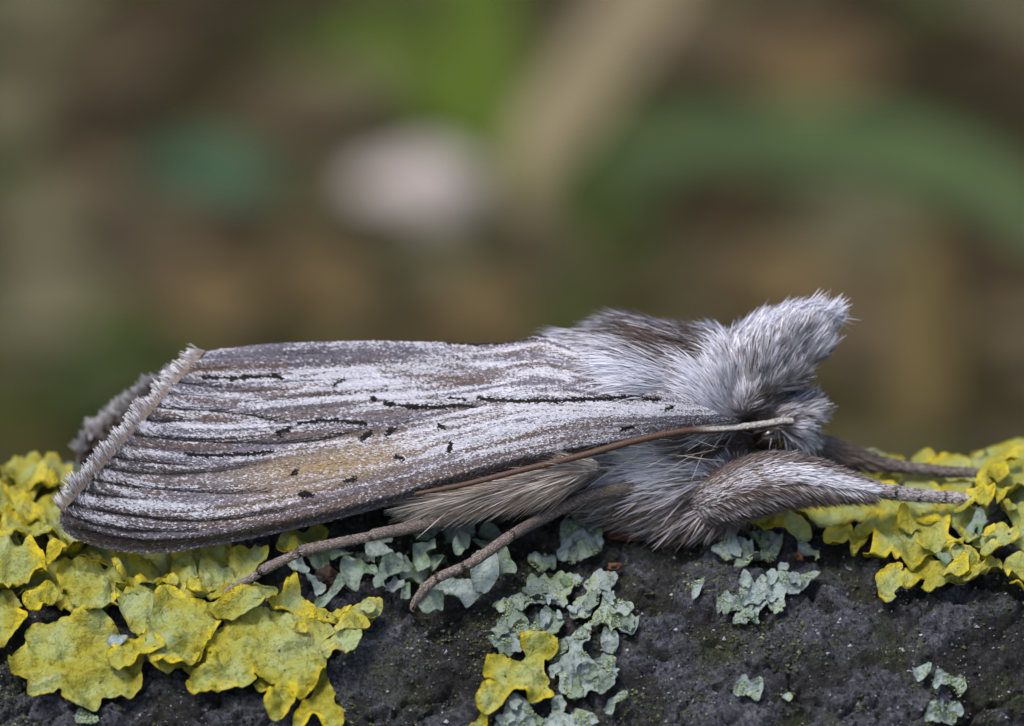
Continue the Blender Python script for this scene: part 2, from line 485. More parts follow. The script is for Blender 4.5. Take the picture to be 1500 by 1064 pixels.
lobe(ly, zm([(-90, 330), (30, 320), (120, 360), (190, 420), (160, 470), (90, 500), (0, 540), (-90, 560)], *Z1), 0.95, M_YEL, fold=0.5, tone=0.3)
lobe(ly, zm([(560, 440), (640, 440), (740, 470), (830, 560), (900, 620), (870, 700), (831, 768), (740, 830), (660, 850), (610, 838), (620, 770), (560, 700), (500, 640), (470, 560), (500, 480)], *Z1), 0.85, M_YEL, fold=0.42)
lobe(ly, zm([(440, 775), (445, 812), (480, 855), (520, 842), (580, 820), (640, 802), (672, 778), (660, 730), (600, 708), (520, 728)], *Z1), 1.0, M_YEL, tone=0.8, fold=0.3)
lobe(ly, zm([(180, 400), (200, 365), (250, 355), (275, 385), (260, 410), (215, 412)], *Z1), 1.25, M_YEL, lift=0.5, tone=0.9)
lobe(ly, zm([(90, 575), (140, 530), (220, 500), (240, 540), (180, 580), (160, 610), (120, 615)], *Z1), 0.95, M_YEL, lift=0.4)
lobe(ly, zm([(230, 430), (330, 400), (430, 410), (520, 440), (540, 520), (480, 600), (380, 640), (300, 600), (250, 520)], *Z1), 0.80, M_YEL, fold=0.5, tone=0.4)
lobe(ly, zm([(760, 480), (800, 470), (831, 500), (840, 540), (790, 550), (755, 520)], *Z1), 1.25, M_YEL, lift=0.45, tone=0.8)
for i, (a, b, rx, ry, hh) in enumerate([(20, 735, 70, 26, .8), (60, 722, 50, 18, 1.1), (-10, 760, 60, 24, 1.0), (100, 770, 60, 24, 0.9), (40, 790, 60, 22, 1.0), (155, 810, 40, 18, 1.0), (110, 800, 36, 14, 1.3), (205, 835, 50, 18, .9)]):
    lobe(ly, blob(a, b, rx, ry, 9, 50 + i), hh, M_YEL, step=4.0, fold=0.5, lift=0.45, tone=0.6)
# pale apothecium-like scrap
lobe(ly, zm([(432, 715), (450, 695), (500, 695), (515, 715), (490, 735), (445, 740)], *Z1), 1.35, M_GREY, lift=0.3, fold=0.1, name='pale_scrap')

# ---- yellow lichen round the hind foot
ly2 = thing('yellow_lichen', 'yellow-green lichen with long rounded lobes under the moth\'s rearmost foot', 'lichen', base_of(400, 950))
lobe(ly2, zm([(175, 690), (210, 620), (290, 560), (380, 500), (450, 480), (550, 465), (650, 485), (760, 490), (850, 560), (830, 620), (790, 660), (800, 755), (760, 830), (700, 910), (652, 930), (622, 880), (645, 915), (605, 1000), (550, 1042), (508, 1030), (485, 980), (500, 925), (540, 855), (495, 850), (428, 808), (446, 850), (400, 890), (300, 880), (220, 892), (130, 930), (95, 890), (92, 850), (120, 808), (190, 760), (205, 730)], *Z2), 0.75, M_YEL, fold=0.42, tone=0.5)
lobe(ly2, zm([(0, 775), (60, 770), (150, 700), (230, 600), (262, 540), (200, 470), (110, 430), (40, 370), (-40, 380), (-120, 560), (-110, 740)], *Z2), 1.05, M_YEL, fold=0.4)
lobe(ly2, zm([(188, 450), (200, 492), (250, 522), (330, 510), (430, 460), (512, 410), (552, 358), (530, 330), (450, 325), (380, 365), (300, 415)], *Z2), 1.30, M_YEL, fold=0.25, tone=0.9, lift=0.4)
lobe(ly2, zm([(775, 720), (775, 690), (850, 620), (970, 618), (966, 670), (910, 742), (860, 722), (800, 745)], *Z2), 0.9, M_YEL, tone=0.9)
lobe(ly2, zm([(835, 622), (890, 540), (950, 518), (1025, 545), (1000, 602), (900, 615)], *Z2), 1.0, M_YEL, tone=0.9)
lobe(ly2, zm([(628, 1090), (640, 1000), (720, 920), (790, 780), (822, 870), (852, 920), (840, 960), (880, 1020), (880, 1080), (800, 1100), (740, 1035), (690, 1080)], *Z2), 0.40, M_YEL, fold=0.3)
lobe(ly2, zm([(500, 450), (560, 400), (600, 335), (640, 298), (662, 400), (720, 450), (830, 470), (950, 430), (1080, 462), (1040, 535), (900, 525), (700, 530), (580, 500)], *Z2), 0.70, M_YEL, fold=0.5, tone=0.5)
lobe(ly2, zm([(60, 770), (150, 700), (200, 720), (180, 790), (120, 810)], *Z2), 0.5, M_YEL)
lobe(ly2, zm([(430, 870), (470, 820), (530, 830), (520, 880), (470, 915)], *Z2), 0.45, M_YEL)
lobe(ly2, zm([(80, 350), (130, 325), (200, 370), (245, 400), (190, 400), (110, 400)], *Z2), 1.5, M_YEL, lift=0.5, tone=0.8)
lobe(ly2, zm([(150, 250), (230, 200), (330, 230), (400, 300), (330, 360), (230, 400), (160, 360)], *Z2), 0.9, M_YEL, fold=0.5)
lobe(ly2, zm([(300, 180), (420, 150), (510, 190), (480, 240), (400, 280), (320, 260)], *Z2), 1.1, M_YEL, lift=0.5, tone=0.6)
lobe(ly2, zm([(540, 200), (560, 130), (650, 80), (780, 50), (800, 110), (740, 170), (620, 200)], *Z2), 1.1, M_YEL, lift=0.4, tone=0.8)
lobe(ly2, zm([(0, 200), (90, 190), (140, 250), (130, 330), (60, 350), (0, 300)], *Z2), 0.9, M_YEL, lift=0.4, tone=0.5)
grains_pos = []

# ---- small yellow rosette in the middle of the bark
ly3 = thing('yellow_lichen', 'small bright yellow lichen scrap on bare bark beside a grey rosette', 'lichen', base_of(760, 990))
lobe(ly3, zm([(560, 570), (620, 558), (720, 560), (747, 600), (740, 652), (690, 700), (668, 680), (665, 760), (690, 800), (685, 850), (722, 908), (600, 945), (560, 910), (490, 895), (440, 980), (400, 1007), (330, 1000), (288, 970), (290, 920), (340, 860), (400, 836), (340, 835), (330, 770), (350, 710), (400, 680), (460, 668), (472, 720), (530, 690), (560, 660), (525, 640), (535, 590)], *Z4), 0.62, M_YEL, fold=0.35, tone=0.9, lift=0.35)
lobe(ly3, zm([(255, 1064), (300, 1010), (345, 1000), (345, 1090), (270, 1100)], *Z4), 0.3, M_YEL, tone=0.8)

# ---- yellow lichen under the forelegs
ly4 = thing('yellow_lichen', 'large crinkled yellow-green lichen under the outstretched forelegs', 'lichen', base_of(1360, 800))
lobe(ly4, zm([(-120, 440), (0, 430), (200, 400), (480, 340), (700, 330), (800, 370), (900, 420), (980, 480), (1060, 470), (1080, 520), (940, 600), (840, 540), (660, 560), (500, 520), (330, 540), (220, 530), (150, 520), (0, 500), (-100, 480)], *Z6), 0.85, M_YEL, fold=0.28)
lobe(ly4, zm([(345, 722), (380, 665), (412, 610), (400, 590), (300, 592), (288, 560), (320, 520), (400, 480), (520, 480), (660, 515), (740, 455), (840, 440), (872, 520), (860, 580), (920, 600), (985, 600), (940, 650), (800, 680), (700, 720), (640, 747), (608, 730), (572, 700), (542, 722), (515, 690), (470, 742), (400, 732)], *Z6), 1.05, M_YEL, fold=0.28, lift=0.16)
lobe(ly4, zm([(413, 840), (440, 815), (470, 800), (490, 788), (575, 776), (585, 800), (680, 730), (760, 700), (830, 750), (900, 720), (960, 650), (1045, 735), (1052, 800), (1050, 890), (960, 902), (870, 910), (800, 937), (685, 947), (715, 880), (650, 885), (560, 868), (530, 910), (542, 970), (510, 1002), (460, 992), (430, 900)], *Z6), 0.70, M_YEL, fold=0.28, lift=0.16, tone=0.3)
lobe(ly4, zm([(105, 600), (130, 530), (230, 540), (280, 580), (300, 600), (380, 610), (340, 640), (280, 662), (258, 630), (190, 652)], *Z6), 0.75, M_YEL, tone=0.8, lift=0.16)
lobe(ly4, zm([(50, 715), (130, 690), (150, 700), (260, 700), (370, 740), (402, 792), (350, 810), (250, 782), (190, 770), (130, 782)], *Z8), 0.8, M_YEL, tone=0.9, lift=0.16)
lobe(ly4, zm([(1040, 190), (1100, 180), (1200, 165), (1330, 140), (1420, 180), (1420, 330), (1330, 330), (1220, 400), (1150, 467), (1132, 430), (1060, 440), (920, 482), (888, 460), (920, 405), (1000, 385), (1060, 335), (1015, 300), (1050, 230)], *Z6), 1.55, M_YEL, fold=0.28, lift=0.16, tone=0.4)
lobe(ly4, zm([(1200, 420), (1300, 340), (1420, 320), (1420, 640), (1310, 620), (1230, 560), (1170, 520)], *Z6), 0.8, M_YEL, fold=0.28)
lobe(ly4, zm([(1000, 640), (1060, 600), (1200, 575), (1310, 615), (1420, 650), (1420, 760), (1310, 740), (1200, 690), (1130, 737), (1055, 722), (1010, 690)], *Z6), 0.95, M_YEL, fold=0.28, lift=0.16)
lobe(ly4, zm([(1168, 830), (1190, 780), (1235, 755), (1330, 745), (1430, 770), (1430, 890), (1310, 880), (1240, 880), (1210, 915), (1182, 880)], *Z6), 1.0, M_YEL, tone=0.9, lift=0.16, fold=0.25)
lobe(ly4, zm([(1213, 952), (1310, 915), (1420, 900), (1420, 1000), (1320, 995), (1260, 980)], *Z6), 0.6, M_YEL, tone=0.5)
lobe(ly4, zm([(1030, 830), (1100, 770), (1170, 795), (1165, 850), (1060, 892)], *Z6), 0.8, M_YEL, fold=0.28)
lobe(ly4, zm([(950, 585), (1000, 530), (1060, 490), (1085, 540), (1040, 600), (1020, 560), (1000, 600)], *Z6), 1.3, M_GREY2, lift=0.16)
lobe(ly4, zm([(1060, 600), (1085, 560), (1145, 575), (1100, 610)], *Z6), 1.4, M_YEL, tone=1.0)
lobe(ly4, zm([(790, 700), (830, 690), (870, 730), (860, 765), (810, 745)], *Z6), 1.2, M_GREY2, lift=0.16)
lobe(ly4, zm([(870, 740), (920, 690), (1000, 690), (1040, 760), (980, 850), (930, 830)], *Z6), 1.2, M_YEL, fold=0.28, tone=0.2)

def lobules(parent, spots, seed):
    r = np.random.default_rng(seed)
    for px, py, hh in spots:
        k = r.uniform(.6, 1.3)
        lobe(parent, blob(px, py, 15 * k, 9 * k, 8, int(r.integers(1e6)), .32), hh, M_YEL, step=2.8, scallop=1.6, sc_len=8, lift=.4, fold=.25, tone=float(r.uniform(.2, 1)), name='lobule', rimw=4, thick=.08)
lobules(ly4, [(1330, 770, 1.25), (1365, 790, 1.3), (1395, 812, 1.2), (1420, 790, 1.3), (1450, 820, 1.2), (1475, 800, 1.3), (1440, 745, 1.5), (1485, 690, 1.9), (1460, 705, 1.9), (1400, 846, 1.0), (1425, 852, 1.1), (1480, 760, 1.2)], 1)
lobules(ly, [(60, 840, 1.0), (180, 870, 1.05), (245, 845, 1.2)], 2)
lobules(ly2, [(440, 925, 1.0), (500, 895, 1.1), (540, 892, .95)], 3)

# ---- yellow lichen standing up along the far side of the branch
ly5 = thing('yellow_lichen', 'blurred yellow-green lichen lobes standing along the far edge of the branch behind the forelegs', 'lichen', base_of(1380, 715) + np.array([0, 3, 0]))
for i, (pts, yy) in enumerate([
    ([(640, 110), (700, 70), (755, 72), (775, 125), (720, 160), (640, 155)], 4.0),
    ([(745, 150), (800, 110), (880, 100), (985, 130), (975, 195), (860, 200), (760, 180)], 3.6),
    ([(975, 100), (1020, 75), (1090, 90), (1110, 160), (1080, 200), (1000, 195)], 3.8),
    ([(1060, 80), (1150, 50), (1250, 20), (1420, 5), (1420, 90), (1250, 100), (1110, 120)], 4.6),
    ([(1115, 165), (1140, 115), (1230, 95), (1310, 100), (1420, 90), (1420, 200), (1240, 190), (1150, 200)], 2.6),
    ([(300, 240), (370, 200), (460, 185), (560, 210), (575, 260), (500, 285), (380, 290)], 2.6),
    ([(440, 235), (520, 200), (575, 235), (540, 280), (470, 275)], 1.8),
    ([(590, 320), (600, 270), (640, 220), (720, 220), (790, 270), (845, 330), (740, 340), (650, 340)], 1.3),
    ([(800, 310), (850, 270), (940, 250), (1000, 280), (960, 330), (860, 340)], 1.2),
    ([(330, 100), (400, 70), (470, 90), (560, 110), (600, 150), (480, 170), (380, 150)], 5.0),
    ([(820, 220), (900, 205), (980, 215), (1030, 250), (960, 280), (860, 260)], 2.2)]):
    lobe(ly5, zm(pts, *Z6), 0, M_YEL, plane=(yy, 1.4), tone=0.6, fold=0.25, lift=0.2, rimw=8)
ly6 = thing('yellow_lichen', 'blurred yellow lichen along the far edge of the branch behind the wing tips', 'lichen', base_of(60, 745) + np.array([0, 3, 0]))
for i, (cx_, cy_, rx, ry, yy) in enumerate([(60, 722, 46, 16, 3.6), (10, 728, 40, 18, 4.0), (100, 735, 40, 16, 3.2), (30, 748, 60, 20, 2.2), (-10, 765, 50, 20, 1.2), (85, 762, 50, 20, 1.4), (30, 712, 30, 10, 4.6), (140, 752, 40, 22, 2.4)]):
    lobe(ly6, blob(cx_, cy_, rx, ry, 9, 80 + i, 0.2), 0, M_YEL, plane=(yy, 1.5), tone=0.6, fold=0.25, lift=0.2, rimw=9)
gl0 = thing('grey_lichen', 'blurred pale blue-grey lichen flake behind the far wing tip', 'lichen', P1(88, 705, 4.6))
lobe(gl0, [(62, 700), (72, 682), (92, 676), (112, 682), (118, 705), (108, 722), (80, 718)], 0, M_GREY, plane=(4.2, 0.8), fold=0.15)
lobe(gl0, [(95, 690), (112, 680), (128, 690), (128, 720), (100, 722)], 0, M_GREY, plane=(3.8, 0.8), fold=0.15)

# ---- grey rosette lichens
GG = 'blue-grey lichens on the bark'
def greything(label, px, py): return thing('grey_lichen', label, 'lichen', base_of(px, py), GG)
def globe(parent, pts, h0, mat, **kw):
    small = np.ptp(np.array(pts)[:, 0]) < 48
    kw = dict(kw); kw.update(scallop=1.6 if small else 3.6, sc_len=8, step=2.3, lift=.10, fold=.16, fscale=.06)
    main = lobe(parent, pts, h0 * .75, mat, even=True, **kw)
    p = np.array(pts); r = np.random.default_rng(int(p.sum()) % 100000)
    ol = catmull(p, 80, closed=True); c = ol.mean(0)
    x0, y0 = ol.min(0); x1, y1 = ol.max(0)
    got = []
    qx, qy = r.uniform(x0, x1, 500), r.uniform(y0, y1, 500); okq = inside(ol, qx, qy)
    for q in np.stack([qx, qy], 1)[okq]:
        if any(np.hypot(*(q - g)) < 21 for g in got): continue
        got.append(q)
    if len(okq[okq]) / 500 * (x1 - x0) * (y1 - y0) < 1100: got = []
    for q in got:
        d = q - c; a = math.atan2(d[1], d[0]) + r.normal(0, .5)
        room = seg_dist(q[:1], q[1:], np.vstack([ol, ol[:1]]))[0][0]
        k_ = min(r.uniform(.7, 1.5), (room + 3) / 12); L_, W_ = 14 * k_, r.uniform(7, 11) * k_
        if k_ < .45: continue
        pt = []
        for t in np.linspace(0, 2 * math.pi, 11, endpoint=False):
            e = 1 + r.uniform(-.25, .25)
            u, v = math.cos(t) * L_ * e, math.sin(t) * W_ * e * (1.3 if math.cos(t) > .2 else .7)
            pt.append((q[0] + u * math.cos(a) - v * math.sin(a), q[1] + u * math.sin(a) + v * math.cos(a)))
        dist = min(1, np.hypot(*d) / 45)
        lobe(parent, pt, h0 * .75 + .10 + .08 * (1 - dist) + r.uniform(0, .05), M_GREY if r.random() < .8 else M_GREY2, step=2.2, scallop=2.6, sc_len=7, lift=.06, fold=.10, thick=.06, rimw=3, fscale=.06, even=True)
    # pale green granules scattered over it in clumps
    n = int(len(okq[okq]) / 500 * (x1 - x0) * (y1 - y0) / 9)
    gx2, gy2 = r.uniform(x0, x1, n * 3), r.uniform(y0, y1, n * 3)
    k = fbm(gx2 * .07, gy2 * .07, seed=14); m = inside(ol, gx2, gy2) & (k > .54)
    gx2, gy2 = gx2[m], gy2[m]; n = len(gx2)
    if n < 4: return
    s_, th_ = bhit(gx2, gy2, np.full(n, h0))
    cc_ = bpos(s_, th_, h0 * .75 + bark_low(s_, th_) + .14 + r.uniform(0, .09, n))
    rad = r.uniform(.02, .05, n)
    octa = np.array([[1, 0, 0], [-1, 0, 0], [0, 1, 0], [0, -1, 0], [0, 0, 1], [0, 0, -1]], float)
    of = np.array([[0, 2, 4], [2, 1, 4], [1, 3, 4], [3, 0, 4], [2, 0, 5], [1, 2, 5], [3, 1, 5], [0, 3, 5]])
    V = (cc_[:, None] + rad[:, None, None] * octa[None] * r.uniform(.6, 1.3, (n, 6, 1))).reshape(-1, 3)
    col = np.array([.25, .31, .17]) * r.uniform(.6, 1.3, (n, 1))
    mkmesh('granules', V, (np.arange(n)[:, None, None] * 6 + of[None]).reshape(-1, 3), M_GRIT, parent, np.repeat(col, 6, 0), smooth_=False, kind='stuff')
g1 = greything('broad blue-grey lichen rosette with rounded lobes on bark below the middle foot', 830, 910)
gkw = dict(scallop=3.0, sc_len=10, lift=0.08, fold=0.12, thick=0.08, rimw=4, step=3.0)
globe(g1, zm([(383, 402), (450, 380), (540, 330), (590, 270), (640, 250), (730, 230), (850, 223), (880, 240), (800, 300), (790, 370), (740, 410), (640, 400), (600, 420), (450, 462), (400, 432)], *Z4), 0.30, M_GREY, **gkw)
globe(g1, zm([(805, 445), (830, 350), (900, 300), (890, 250), (950, 222), (1042, 240), (1040, 300), (980, 345), (960, 400), (900, 465), (840, 465)], *Z4), 0.38, M_GREY, **gkw)
globe(g1, zm([(875, 560), (960, 460), (1000, 350), (1072, 370), (1080, 410), (1020, 450), (1100, 418), (1162, 450), (1100, 490), (1187, 512), (1170, 562), (1100, 582), (1000, 560), (930, 570)], *Z4), 0.34, M_GREY, **gkw)
globe(g1, zm([(700, 742), (800, 690), (790, 600), (870, 580), (920, 600), (900, 660), (890, 690), (925, 740), (970, 690), (1040, 680), (1060, 720), (1050, 760), (1062, 800), (1050, 850), (1000, 892), (930, 882), (880, 905), (810, 892), (750, 872), (745, 800), (710, 772)], *Z4), 0.36, M_GREY, **gkw)
globe(g1, zm([(975, 660), (980, 600), (1055, 585), (1072, 640), (1040, 670)], *Z4), 0.4, M_GREY, **gkw)
globe(g1, zm([(370, 602), (400, 482), (500, 450), (580, 490), (560, 560), (530, 640), (480, 672), (400, 652)], *Z4), 0.22, M_GREY2, **gkw)
globe(g1, zm([(570, 540), (600, 480), (700, 430), (760, 460), (740, 540), (640, 560)], *Z4), 0.30, M_GREY2, **gkw)
globe(g1, zm([(690, 720), (720, 650), (780, 630), (790, 680), (750, 715)], *Z4), 0.3, M_GREY2, **gkw)
g2 = greything('pale grey-green lichen flake cut by the small yellow lichen scrap', 780, 1050)
globe(g2, zm([(390, 1090), (440, 1000), (500, 905), (600, 980), (662, 1030), (650, 1095)], *Z4), 0.28, M_GREY, **gkw)
g3 = greything('forked pale grey-green lichen just below the broad rosette', 840, 1045)
globe(g3, zm([(700, 1090), (705, 950), (740, 912), (785, 940), (760, 1000), (820, 1010), (860, 978), (922, 1000), (930, 1090)], *Z4), 0.28, M_GREY, **gkw)
g4 = greything('thin curved grey-green lichen flake right beside the broad rosette', 900, 1035)
globe(g4, zm([(990, 985), (1020, 940), (1112, 898), (1100, 942), (1050, 962), (1040, 1002), (1000, 1004)], *Z4), 0.25, M_GREY, **gkw)
g5 = greything('blue-grey lichen patch on bark under the furry foreleg', 1090, 805)
globe(g5, zm([(262, 202), (330, 180), (420, 190), (500, 210), (530, 150), (600, 138), (602, 210), (570, 242), (480, 262), (380, 267), (330, 262)], *Z5), 0.35, M_GREY, **gkw)
globe(g5, zm([(370, 330), (400, 295), (460, 300), (455, 330), (400, 345)], *Z5), 0.22, M_GREY2, **gkw)
globe(g5, zm([(590, 300), (600, 265), (640, 280), (635, 315), (605, 325)], *Z5), 0.25, M_GREY, **gkw)
globe(g5, zm([(440, 150), (480, 125), (540, 140), (520, 180), (470, 185)], *Z5), 0.45, M_GREY2, **gkw)
g6 = greything('ragged grey-green lichen rosette on bare bark with many short lobes', 1110, 900)
globe(g6, zm([(400, 440), (440, 392), (480, 420), (500, 388), (530, 400), (550, 358), (640, 330), (700, 350), (760, 318), (797, 340), (740, 380), (690, 412), (620, 430), (610, 480), (627, 520), (580, 552), (540, 510), (490, 560), (492, 612), (440, 600), (430, 622), (378, 617), (390, 570), (430, 540), (370, 562), (330, 547), (298, 510), (340, 480), (400, 490)], *Z5), 0.32, M_GREY, **gkw)
g7 = greything('tiny narrow grey-green lichen flake alone on the dark bark', 1021, 880)
globe(g7, zm([(165, 470), (180, 440), (230, 403), (237, 430), (210, 480), (180, 507)], *Z5), 0.22, M_GREY, **gkw)
g8 = greything('small pale mint lichen flake shaped like a butterfly low on the bark', 1096, 1015)
globe(g8, zm([(378, 890), (420, 853), (450, 880), (500, 853), (517, 880), (490, 947), (450, 932), (390, 922)], *Z5), 0.28, M_GREY, **gkw)
g9 = greything('tiny whitish lichen dot beside the butterfly shaped flake', 1152, 1025)
globe(g9, zm([(603, 930), (640, 913), (662, 940), (640, 957)], *Z5), 0.22, M_GREY, **gkw)
g10 = greything('small blue-grey lichen flake close to the yellow lobes by the foreleg', 1184, 805)
globe(g10, zm([(680, 200), (710, 173), (760, 200), (792, 230), (772, 262), (720, 237)], *Z5), 0.35, M_GREY, **gkw)
g11 = greything('blurred angular mint-green lichen flake low on the bark', 1348, 997)
globe(g11, zm([(588, 745), (640, 728), (707, 740), (690, 782), (620, 817)], *Z7), 0.25, M_GREY, **gkw)
g12 = greything('blurred branching pale lichen low on the bark beside the angular flake', 1390, 1000)
globe(g12, zm([(703, 832), (760, 770), (850, 748), (920, 738), (932, 790), (890, 882), (850, 830), (780, 832), (740, 862)], *Z7), 0.28, M_GREY, **gkw)
g13 = greything('blurred whitish lichen tuft below the branching pale lichen', 1380, 1045)
globe(g13, zm([(678, 1042), (720, 958), (800, 948), (870, 908), (902, 960), (860, 1040), (780, 1070)], *Z7), 0.28, M_GREY, **gkw)
g14 = greything('tiny mint lichen crumb at the foot of the broad yellow lichen', 125, 1050)
globe(g14, [(112, 1064), (118, 1048), (130, 1046), (145, 1058), (140, 1070), (120, 1072)], 0.25, M_GREY, **gkw)
g15 = greything('blue-grey lichen flake in the shade under the belly fur', 850, 790)
z9 = (800, 600, 4.286)
globe(g15, zm([(80, 830), (150, 750), (280, 728), (352, 800), (330, 882), (250, 932), (100, 912)], *z9), 0.5, M_GREY, **gkw)
globe(g15, zm([(-110, 960), (-60, 900), (20, 900), (60, 960), (0, 1010), (-80, 1000)], *z9), 0.3, M_GREY, **gkw)

# ---- curly grey-green lichen under the legs
gc = thing('curly_lichen', 'curly grey-green lichen heap under the two slender hind legs', 'lichen', base_of(600, 840))
ckw = dict(scallop=1.8, sc_len=9, lift=0.40, fold=0.16, thick=0.07, rimw=4, step=2.2, fscale=.05)
curls = [
    ([(480, 350), (560, 330), (640, 370), (690, 338), (702, 390), (560, 430), (540, 482), (490, 460)], 1.25, .3),
    ([(328, 520), (380, 438), (450, 470), (540, 490), (552, 530), (480, 540), (430, 602), (350, 590)], 1.15, .4),
    ([(528, 560), (580, 490), (640, 438), (752, 460), (720, 500), (640, 520), (590, 580), (620, 622), (560, 620)], 1.2, .3),
    ([(600, 570), (650, 510), (722, 550), (700, 602), (640, 602)], 1.0, .2),
    ([(768, 380), (800, 328), (900, 328), (912, 380), (850, 400), (870, 442), (800, 452)], 1.35, .5),
    ([(868, 440), (960, 380), (972, 480), (900, 502)], 0.9, .2),
    ([(1118, 500), (1160, 420), (1250, 378), (1292, 450), (1290, 540), (1210, 602), (1140, 560)], 1.2, .5),
    ([(1280, 420), (1330, 338), (1342, 430), (1412, 500), (1340, 532), (1290, 540)], 0.7, .1),
    ([(800, 700), (850, 600), (940, 580), (962, 660), (930, 720), (850, 752)], 1.05, .4),
    ([(870, 570), (960, 538), (1000, 560), (1100, 570), (1192, 630), (1180, 672), (1110, 702), (1050, 650), (950, 662)], 0.75, .1),
    ([(698, 630), (750, 600), (762, 640), (750, 712), (710, 722)], 0.7, .2),
    ([(148, 690), (230, 630), (350, 558), (372, 590), (260, 662), (190, 707)], 0.9, .2),
    ([(0, 470), (60, 428), (130, 440), (132, 520), (40, 522)], 0.9, .2),
    ([(740, 240), (880, 200), (980, 178), (940, 262), (850, 292), (760, 282)], 1.0, .2),
    ([(1008, 340), (1070, 288), (1122, 290), (1080, 372), (1040, 402)], 1.3, .5),
    ([(548, 310), (620, 288), (642, 340), (580, 362)], 1.2, .3),
    ([(400, 400), (480, 380), (520, 440), (460, 480), (400, 450)], 0.6, .1),
    ([(700, 420), (780, 450), (860, 470), (850, 540), (760, 560), (700, 510)], 0.6, .1),
    ([(960, 260), (1060, 230), (1150, 220), (1140, 290), (1040, 330), (980, 330)], 0.7, .1),
    ([(1130, 330), (1220, 280), (1300, 290), (1290, 350), (1200, 390)], 0.7, .1),
    ([(1160, 240), (1260, 200), (1340, 230), (1300, 290), (1200, 300)], 0.7, .1),
    ([(560, 420), (640, 400), (690, 420), (640, 460), (570, 470)], 0.8, .1),
    ([(250, 390), (330, 350), (420, 360), (400, 420), (300, 440)], 0.8, .2),
    ([(130, 390), (200, 370), (260, 400), (220, 450), (150, 440)], 0.8, .2),
    ([(110, 560), (150, 545), (200, 610), (240, 640), (190, 650), (140, 610)], 0.6, .1)]
for i, (pts, hh, tl) in enumerate(curls):
    lobe(gc, zm(pts, *Z3), hh, M_GREY2 if i % 3 else M_GREY, tilt=tl * .5, **ckw)

def lump(name, label, cat, px, py, rx, ry, rz, h, cols, seed, sub=4, amp=0.35):
    bm = bmesh.new(); bmesh.ops.create_icosphere(bm, subdivisions=sub, radius=1.0)
    V = np.array([v.co[:] for v in bm.verts]); F = np.array([[v.index for v in f.verts] for f in bm.faces]); bm.free()
    k = 1 + amp * 2 * (fbm(V[:, 0] * 1.6 + 5, V[:, 1] * 1.6 + 5, V[:, 2] * 1.6 + 5, seed=seed, octv=4) - 0.5)
    s, th = bhit([px], [py], np.array([h])); c = bpos(s, th, np.array([h]))[0]
    W = c + V * k[:, None] * np.array([rx, ry, rz])
    f = fbm(W[:, 0] * 5, W[:, 1] * 5, W[:, 2] * 5, seed=seed + 1)[:, None]
    o = mkmesh(name, W, F, M_GRIT, None, lerp(np.array(cols[0]), np.array(cols[1]), smooth(.35, .65, f)))
    return tag(o, label, cat)
lump('bark_crumb', 'dark brown crumb lodged between yellow and curly grey lichen', 'bark', 480, 850, .52, .45, .48, 0.55, ((0.008, 0.005, 0.004), (0.045, 0.026, 0.02)), 3, 5, .6)
lump('bark_crumb', 'rust-brown crumb on bark between blue-grey lichen flakes', 'bark', 1170, 815, .17, .15, .17, 0.22, ((0.05, 0.02, 0.010), (0.16, 0.065, 0.03)), 4, 4, .7)
lump('bark_crumb', 'orange-brown flake under the belly fur', 'bark', 915, 786, .62, .3, .16, 0.25, ((0.05, 0.018, 0.010), (0.14, 0.05, 0.025)), 5, 4, .6)
lump('bark_crumb', 'small tan chip lying on bare dark bark', 'bark', 1172, 946, .30, .15, .1, 0.2, ((0.22, 0.16, 0.10), (0.42, 0.33, 0.22)), 6, 3, .5)
lump('bark_crumb', 'orange-brown grain beside the top of the broad grey rosette', 'bark', 900, 831, .26, .2, .13, 0.2, ((0.04, 0.018, 0.010), (0.13, 0.055, 0.03)), 7, 4, .9)

# =================================================================== THE MOTH
C_WH = np.array([0.70, 0.705, 0.79]); C_GR = np.array([0.27, 0.25, 0.28]); C_LB = np.array([0.25, 0.205, 0.19])
C_BR = np.array([0.135, 0.10, 0.085]); C_DK = np.array([0.055, 0.042, 0.040]); C_OC = np.array([0.40, 0.29, 0.16])
C_BK = np.array([0.010, 0.007, 0.006]); C_PU = np.array([0.15, 0.135, 0.165])
CK = {'wh': C_WH, 'gr': C_GR, 'lb': C_LB, 'br': C_BR, 'dk': C_DK, 'oc': C_OC, 'bk': C_BK, 'pu': C_PU, 'gw': np.array([.47, .465, .51])}
moth = thing('moth', 'furry grey moth with roof-folded streaked wings resting on the lichen-covered branch', 'moth', base_of(950, 795))

def ribbons(root, d, nv, length, width, cb, ct, K=3, curl=None, prof=None, roll=0.5, rng=RNG):
    """flat hair-scales: root (N,3), d unit dir, nv surface normal; returns V,F,C"""
    N = len(root)
    t = np.linspace(0, 1, K + 1)
    side = nrm(np.cross(d, nv))
    ang = rng.normal(0, roll, (N, 1))
    nn = nrm(np.cross(side, d))
    side = side * np.cos(ang) + nn * np.sin(ang)
    if curl is None: curl = np.zeros((N, 3))
    prof = np.interp(t, [0, .35, .75, 1], [0.7, 1, 0.75, 0.12]) if prof is None else np.interp(t, np.linspace(0, 1, len(prof)), prof)
    p = root[:, None] + length[:, None, None] * (t[None, :, None] * d[:, None] + (t ** 2)[None, :, None] * curl[:, None])
    w = 0.5 * width[:, None, None] * prof[None, :, None] * side[:, None]
    V = np.stack([p - w, p + w], 2).reshape(-1, 3)
    k = np.arange(K)[None]; b = (np.arange(N) * (K + 1) * 2)[:, None]
    F = np.stack([b + 2 * k, b + 2 * k + 1, b + 2 * k + 3, b + 2 * k + 2], -1).reshape(-1, 4)
    tc = np.clip((t - 0.1) / 0.6, 0, 1)
    C = (cb[:, None] + (ct - cb)[:, None] * tc[None, :, None])
    C = np.repeat(C[:, :, None], 2, 2).reshape(-1, 3)
    return V, F, C

